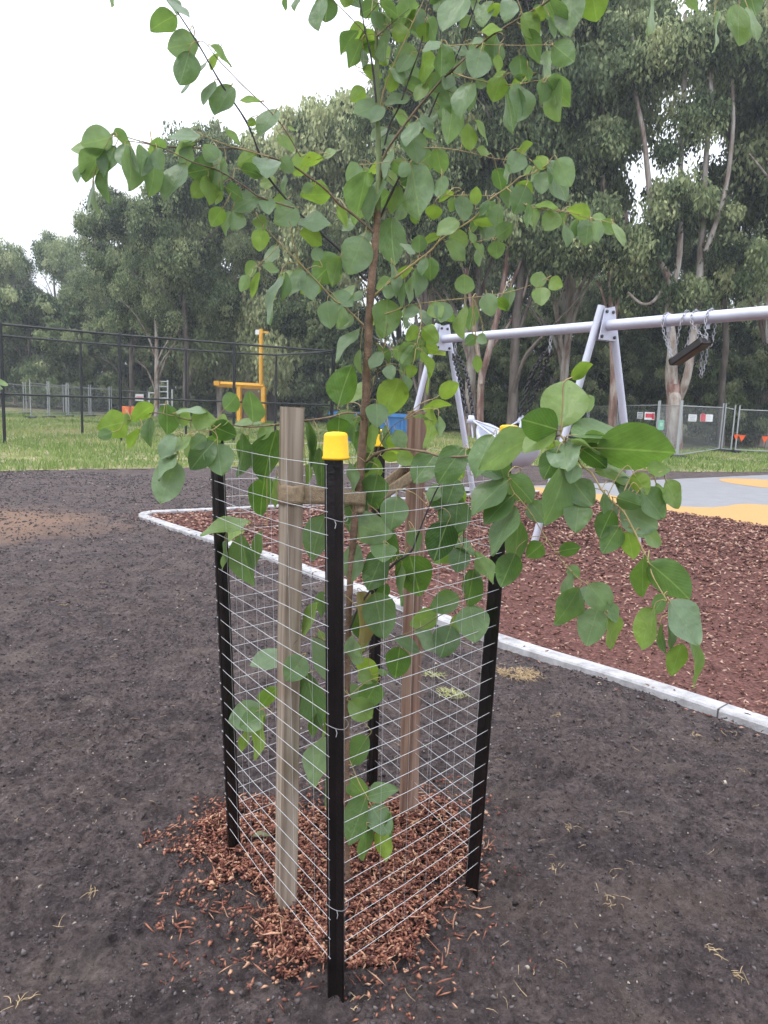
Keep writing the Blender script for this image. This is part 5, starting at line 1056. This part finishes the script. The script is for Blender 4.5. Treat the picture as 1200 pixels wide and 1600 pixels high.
# the big pale double-stemmed gum and its slimmer neighbours: stems follow the real ones
def stems(name, label, Dp, stemlist, bm, crowns, size=.20, per=230, bt=.46, seed=5):
    x0 = AY(stemlist[0][0][0], stemlist[0][0][1], Dp)[0]; r = thing(name, label, 'tree', (x0, Dp, 0)); o = np.array(r.location); mb = MB()
    for st_ in stemlist:
        P = []
        for i, (a, b, w_) in enumerate(st_):
            p = AY(a, b, Dp) - o; p[1] += .25 * math.sin(i * 2.3 + a); rr = w_ / 2 / FPX * Dp; P.append((*p, rr))
        if st_ is stemlist[0]: P[0] = (P[0][0], 0, -.3, P[0][3])
        P = smooth_poly(P, 5); mb.tube(P[:, :3], list(np.maximum(P[:, 3] * .82, .01)), 12)
    mb.build('trunk', bm, r)
    C = []; R = []; g = np.random.default_rng(seed)
    for (a, b, rx, n_) in crowns:
        c = AY(a, b, Dp) - o; rad = rx / FPX * Dp
        for _ in range(n_):
            u = g.normal(0, 1, 3); u /= np.linalg.norm(u); C.append(c + u * rad * g.random() ** .4 * np.array([1, 1.1, .75])); R.append(g.uniform(.38, .8))
    V, F, T = leaf_cloud(C, R, per, size, 1.0, bt, seed); cm = quads_mesh('crown', V, F, attr={'tint': T}); link('crown', cm, foli, r); return r
stems('gum_tree', 'big pale forked gum with peeling red bark at its foot, behind the leaning fence post', 32,
      [[(1052, 706, 30), (1052, 640, 25), (1052, 590, 24), (1048, 540, 17), (1047, 480, 15), (1043, 440, 13), (1030, 400, 11), (1018, 350, 10), (1012, 270, 10), (1003, 205, 8), (996, 140, 7), (985, 60, 5)],
       [(1058, 632, 18), (1070, 590, 15), (1080, 530, 14), (1090, 460, 14), (1098, 400, 12), (1102, 350, 11), (1105, 240, 9), (1107, 160, 8), (1108, 60, 6)],
       [(1098, 395, 9), (1115, 350, 9), (1131, 290, 8), (1142, 200, 7), (1148, 120, 5)], [(1043, 440, 8), (1022, 470, 6), (1000, 475, 5), (978, 458, 4)], [(1046, 470, 9), (1058, 400, 10), (1066, 255, 9), (1066, 120, 8), (1072, 20, 6)],
       [(1068, 330, 5), (1050, 345, 4), (1032, 352, 3)]], gumbark,
      [(1060, 310, 48, 34), (1000, 380, 42, 24), (1115, 320, 34, 14), (1150, 400, 45, 22), (960, 100, 52, 30), (1040, 60, 60, 40), (1130, 60, 55, 34), (1100, 170, 45, 16), (945, 215, 26, 10), (1042, 232, 20, 4), (1070, 440, 35, 10), (930, 330, 40, 18)], seed=101, bt=.50)
stems('gum_tree', 'slim pale gum trunk with brown lower bark beside the right swing leg', 33,
      [[(957, 668, 17), (957, 600, 15), (955, 540, 13), (957, 480, 11), (950, 420, 9), (945, 330, 8), (940, 200, 7), (935, 60, 5)], [(957, 540, 8), (965, 470, 8), (975, 420, 7), (980, 330, 6)], [(956, 520, 5), (943, 460, 5), (930, 440, 4)]], redbark,
      [(920, 230, 55, 26), (900, 380, 50, 26), (950, 60, 45, 22), (860, 300, 42, 20), (985, 440, 30, 10)], seed=77, bt=.44)
stems('gum_tree', 'leaning red-barked gum between the two swing A-frames', 34,
      [[(752, 650, 14), (752, 600, 13), (760, 560, 12), (770, 520, 11), (781, 470, 10), (792, 400, 9), (798, 330, 9), (806, 250, 7), (812, 120, 5)], [(752, 600, 9), (745, 540, 8), (736, 480, 7), (728, 420, 6)], [(781, 480, 6), (805, 430, 6), (822, 380, 5), (835, 330, 4)], [(765, 545, 6), (790, 515, 5), (815, 470, 5), (828, 420, 4)]], redbark,
      [(800, 180, 50, 20), (840, 80, 50, 22), (760, 60, 45, 18), (730, 360, 40, 16), (690, 250, 45, 18), (850, 420, 30, 8)], seed=88, bt=.38)
stems('gum_tree', 'dark slender trunk right of the flung swing seat', 36,
      [[(1131, 665, 13), (1131, 600, 12), (1132, 540, 11), (1130, 470, 10), (1133, 380, 9), (1138, 260, 7), (1140, 100, 5)]], darkbark, [(1160, 260, 60, 26), (1180, 130, 60, 26), (1120, 440, 36, 12), (1190, 420, 50, 22)], seed=66, bt=.40)
pk = [t_ for t_ in COL.objects if t_.get('label', '').startswith('big pale forked gum')][0]; ok_ = np.array(pk.location)
m = MB(); P = [(*(AY(a, b, 32) - ok_), w_ / 2 / FPX * 32) for a, b, w_ in ((1052, 706, 27), (1053, 680, 24), (1052, 650, 23), (1053, 620, 21), (1052, 600, 19))]; P = smooth_poly(P, 4); P[:, 1] -= .03; n0 = len(m.v); m.tube(P[:, :3], list(P[:, 3]), 14)
for k_ in range(14): v = m.v[-1 - k_]; m.v[-1 - k_] = (v[0], v[1], v[2] + random.uniform(-.9, .5)) 
m.build('peeling_bark', bark_bg('peel', (.09, .035, .03), (.17, .075, .06), (.34, .24, .21)), pk)
# stand farther back, then the shaded understorey that closes the view
G2 = 'gum trees deep in the stand'; L2 = 'gum tree deep in the stand, mostly hidden by nearer crowns'
for x_, d_, t_ in [(620, 56, 140), (720, 60, 160), (850, 62, 230), (960, 56, 330), (1090, 58, 340), (1200, 64, 300), (140, 84, 400), (330, 66, 260), (420, 62, 250), (520, 58, 220), (240, 72, 330), (10, 88, 400)]:
    tree(random.choice(['gumA', 'gumB', 'wide']), 'gum_tree', x_, d_, t_, L2, G2, 1.1)
G3 = 'understorey trees in the shade'; L3 = 'small bushy understorey tree in the deep shade below the gums'
for i in range(34):
    x_ = -80 + i * 41 + random.uniform(-14, 14); d_ = random.uniform(57, 66) if x_ < 480 else random.uniform(43, 54)
    tree(random.choice(['under', 'under2', 'under']), 'understorey_tree', x_, d_, 0, L3, G3, 1.15, H=random.uniform(5, 8.5) * (1.25 if x_ < 330 else 1))
for i, (x_, d_, h_) in enumerate([(100, 53, 6.5), (195, 55, 5.5), (275, 50, 4.2), (322, 52, 3.5), (492, 50, 5.5), (545, 44, 4), (870, 40, 5), (1010, 41, 4.5), (1110, 39, 5), (1185, 38, 5.2), (640, 44, 5.5), (705, 42, 4.5), (800, 43, 5.0), (930, 42, 5.)]):
    tree('under2', 'understorey_tree', x_, d_, 0, 'leafy young tree at the edge of the stand', 'young trees along the front of the stand', 1.0, H=h_)
# far wood seen between the trunks
g = np.random.default_rng(3); C = []; R = []
for i in range(520):
    a = g.uniform(-.62, .62); d_ = g.uniform(80, 96); C.append((d_ * math.tan(a), d_, g.uniform(.5, 12.5))); R.append(g.uniform(1.2, 2.4))
V, F, T = leaf_cloud(C, R, 90, .62, .8, .30, 3); tag(link('far_wood', quads_mesh('far_wood', V, F, attr={'tint': T}), foli), 'dark far-off wood closing the view between the trunks', kind='stuff')

# ================================================================== HAZE
hz = MB(); hz.box((0, 180, 20), (690, 620, 21.2)); hm = D.materials.new('haze'); hm.use_nodes = True; n = hm.node_tree
for nd in list(n.nodes):
    if nd.type == 'BSDF_PRINCIPLED': n.nodes.remove(nd)
pv = n.nodes.new('ShaderNodeVolumePrincipled'); pv.inputs['Color'].default_value = (.86, .92, 1, 1); pv.inputs['Density'].default_value = .0012; pv.inputs['Anisotropy'].default_value = .2
n.links.new(pv.outputs[0], n.nodes['Material Output'].inputs['Volume']); tag(hz.build('haze', hm), 'thin pale mist hanging over the far trees', kind='stuff')
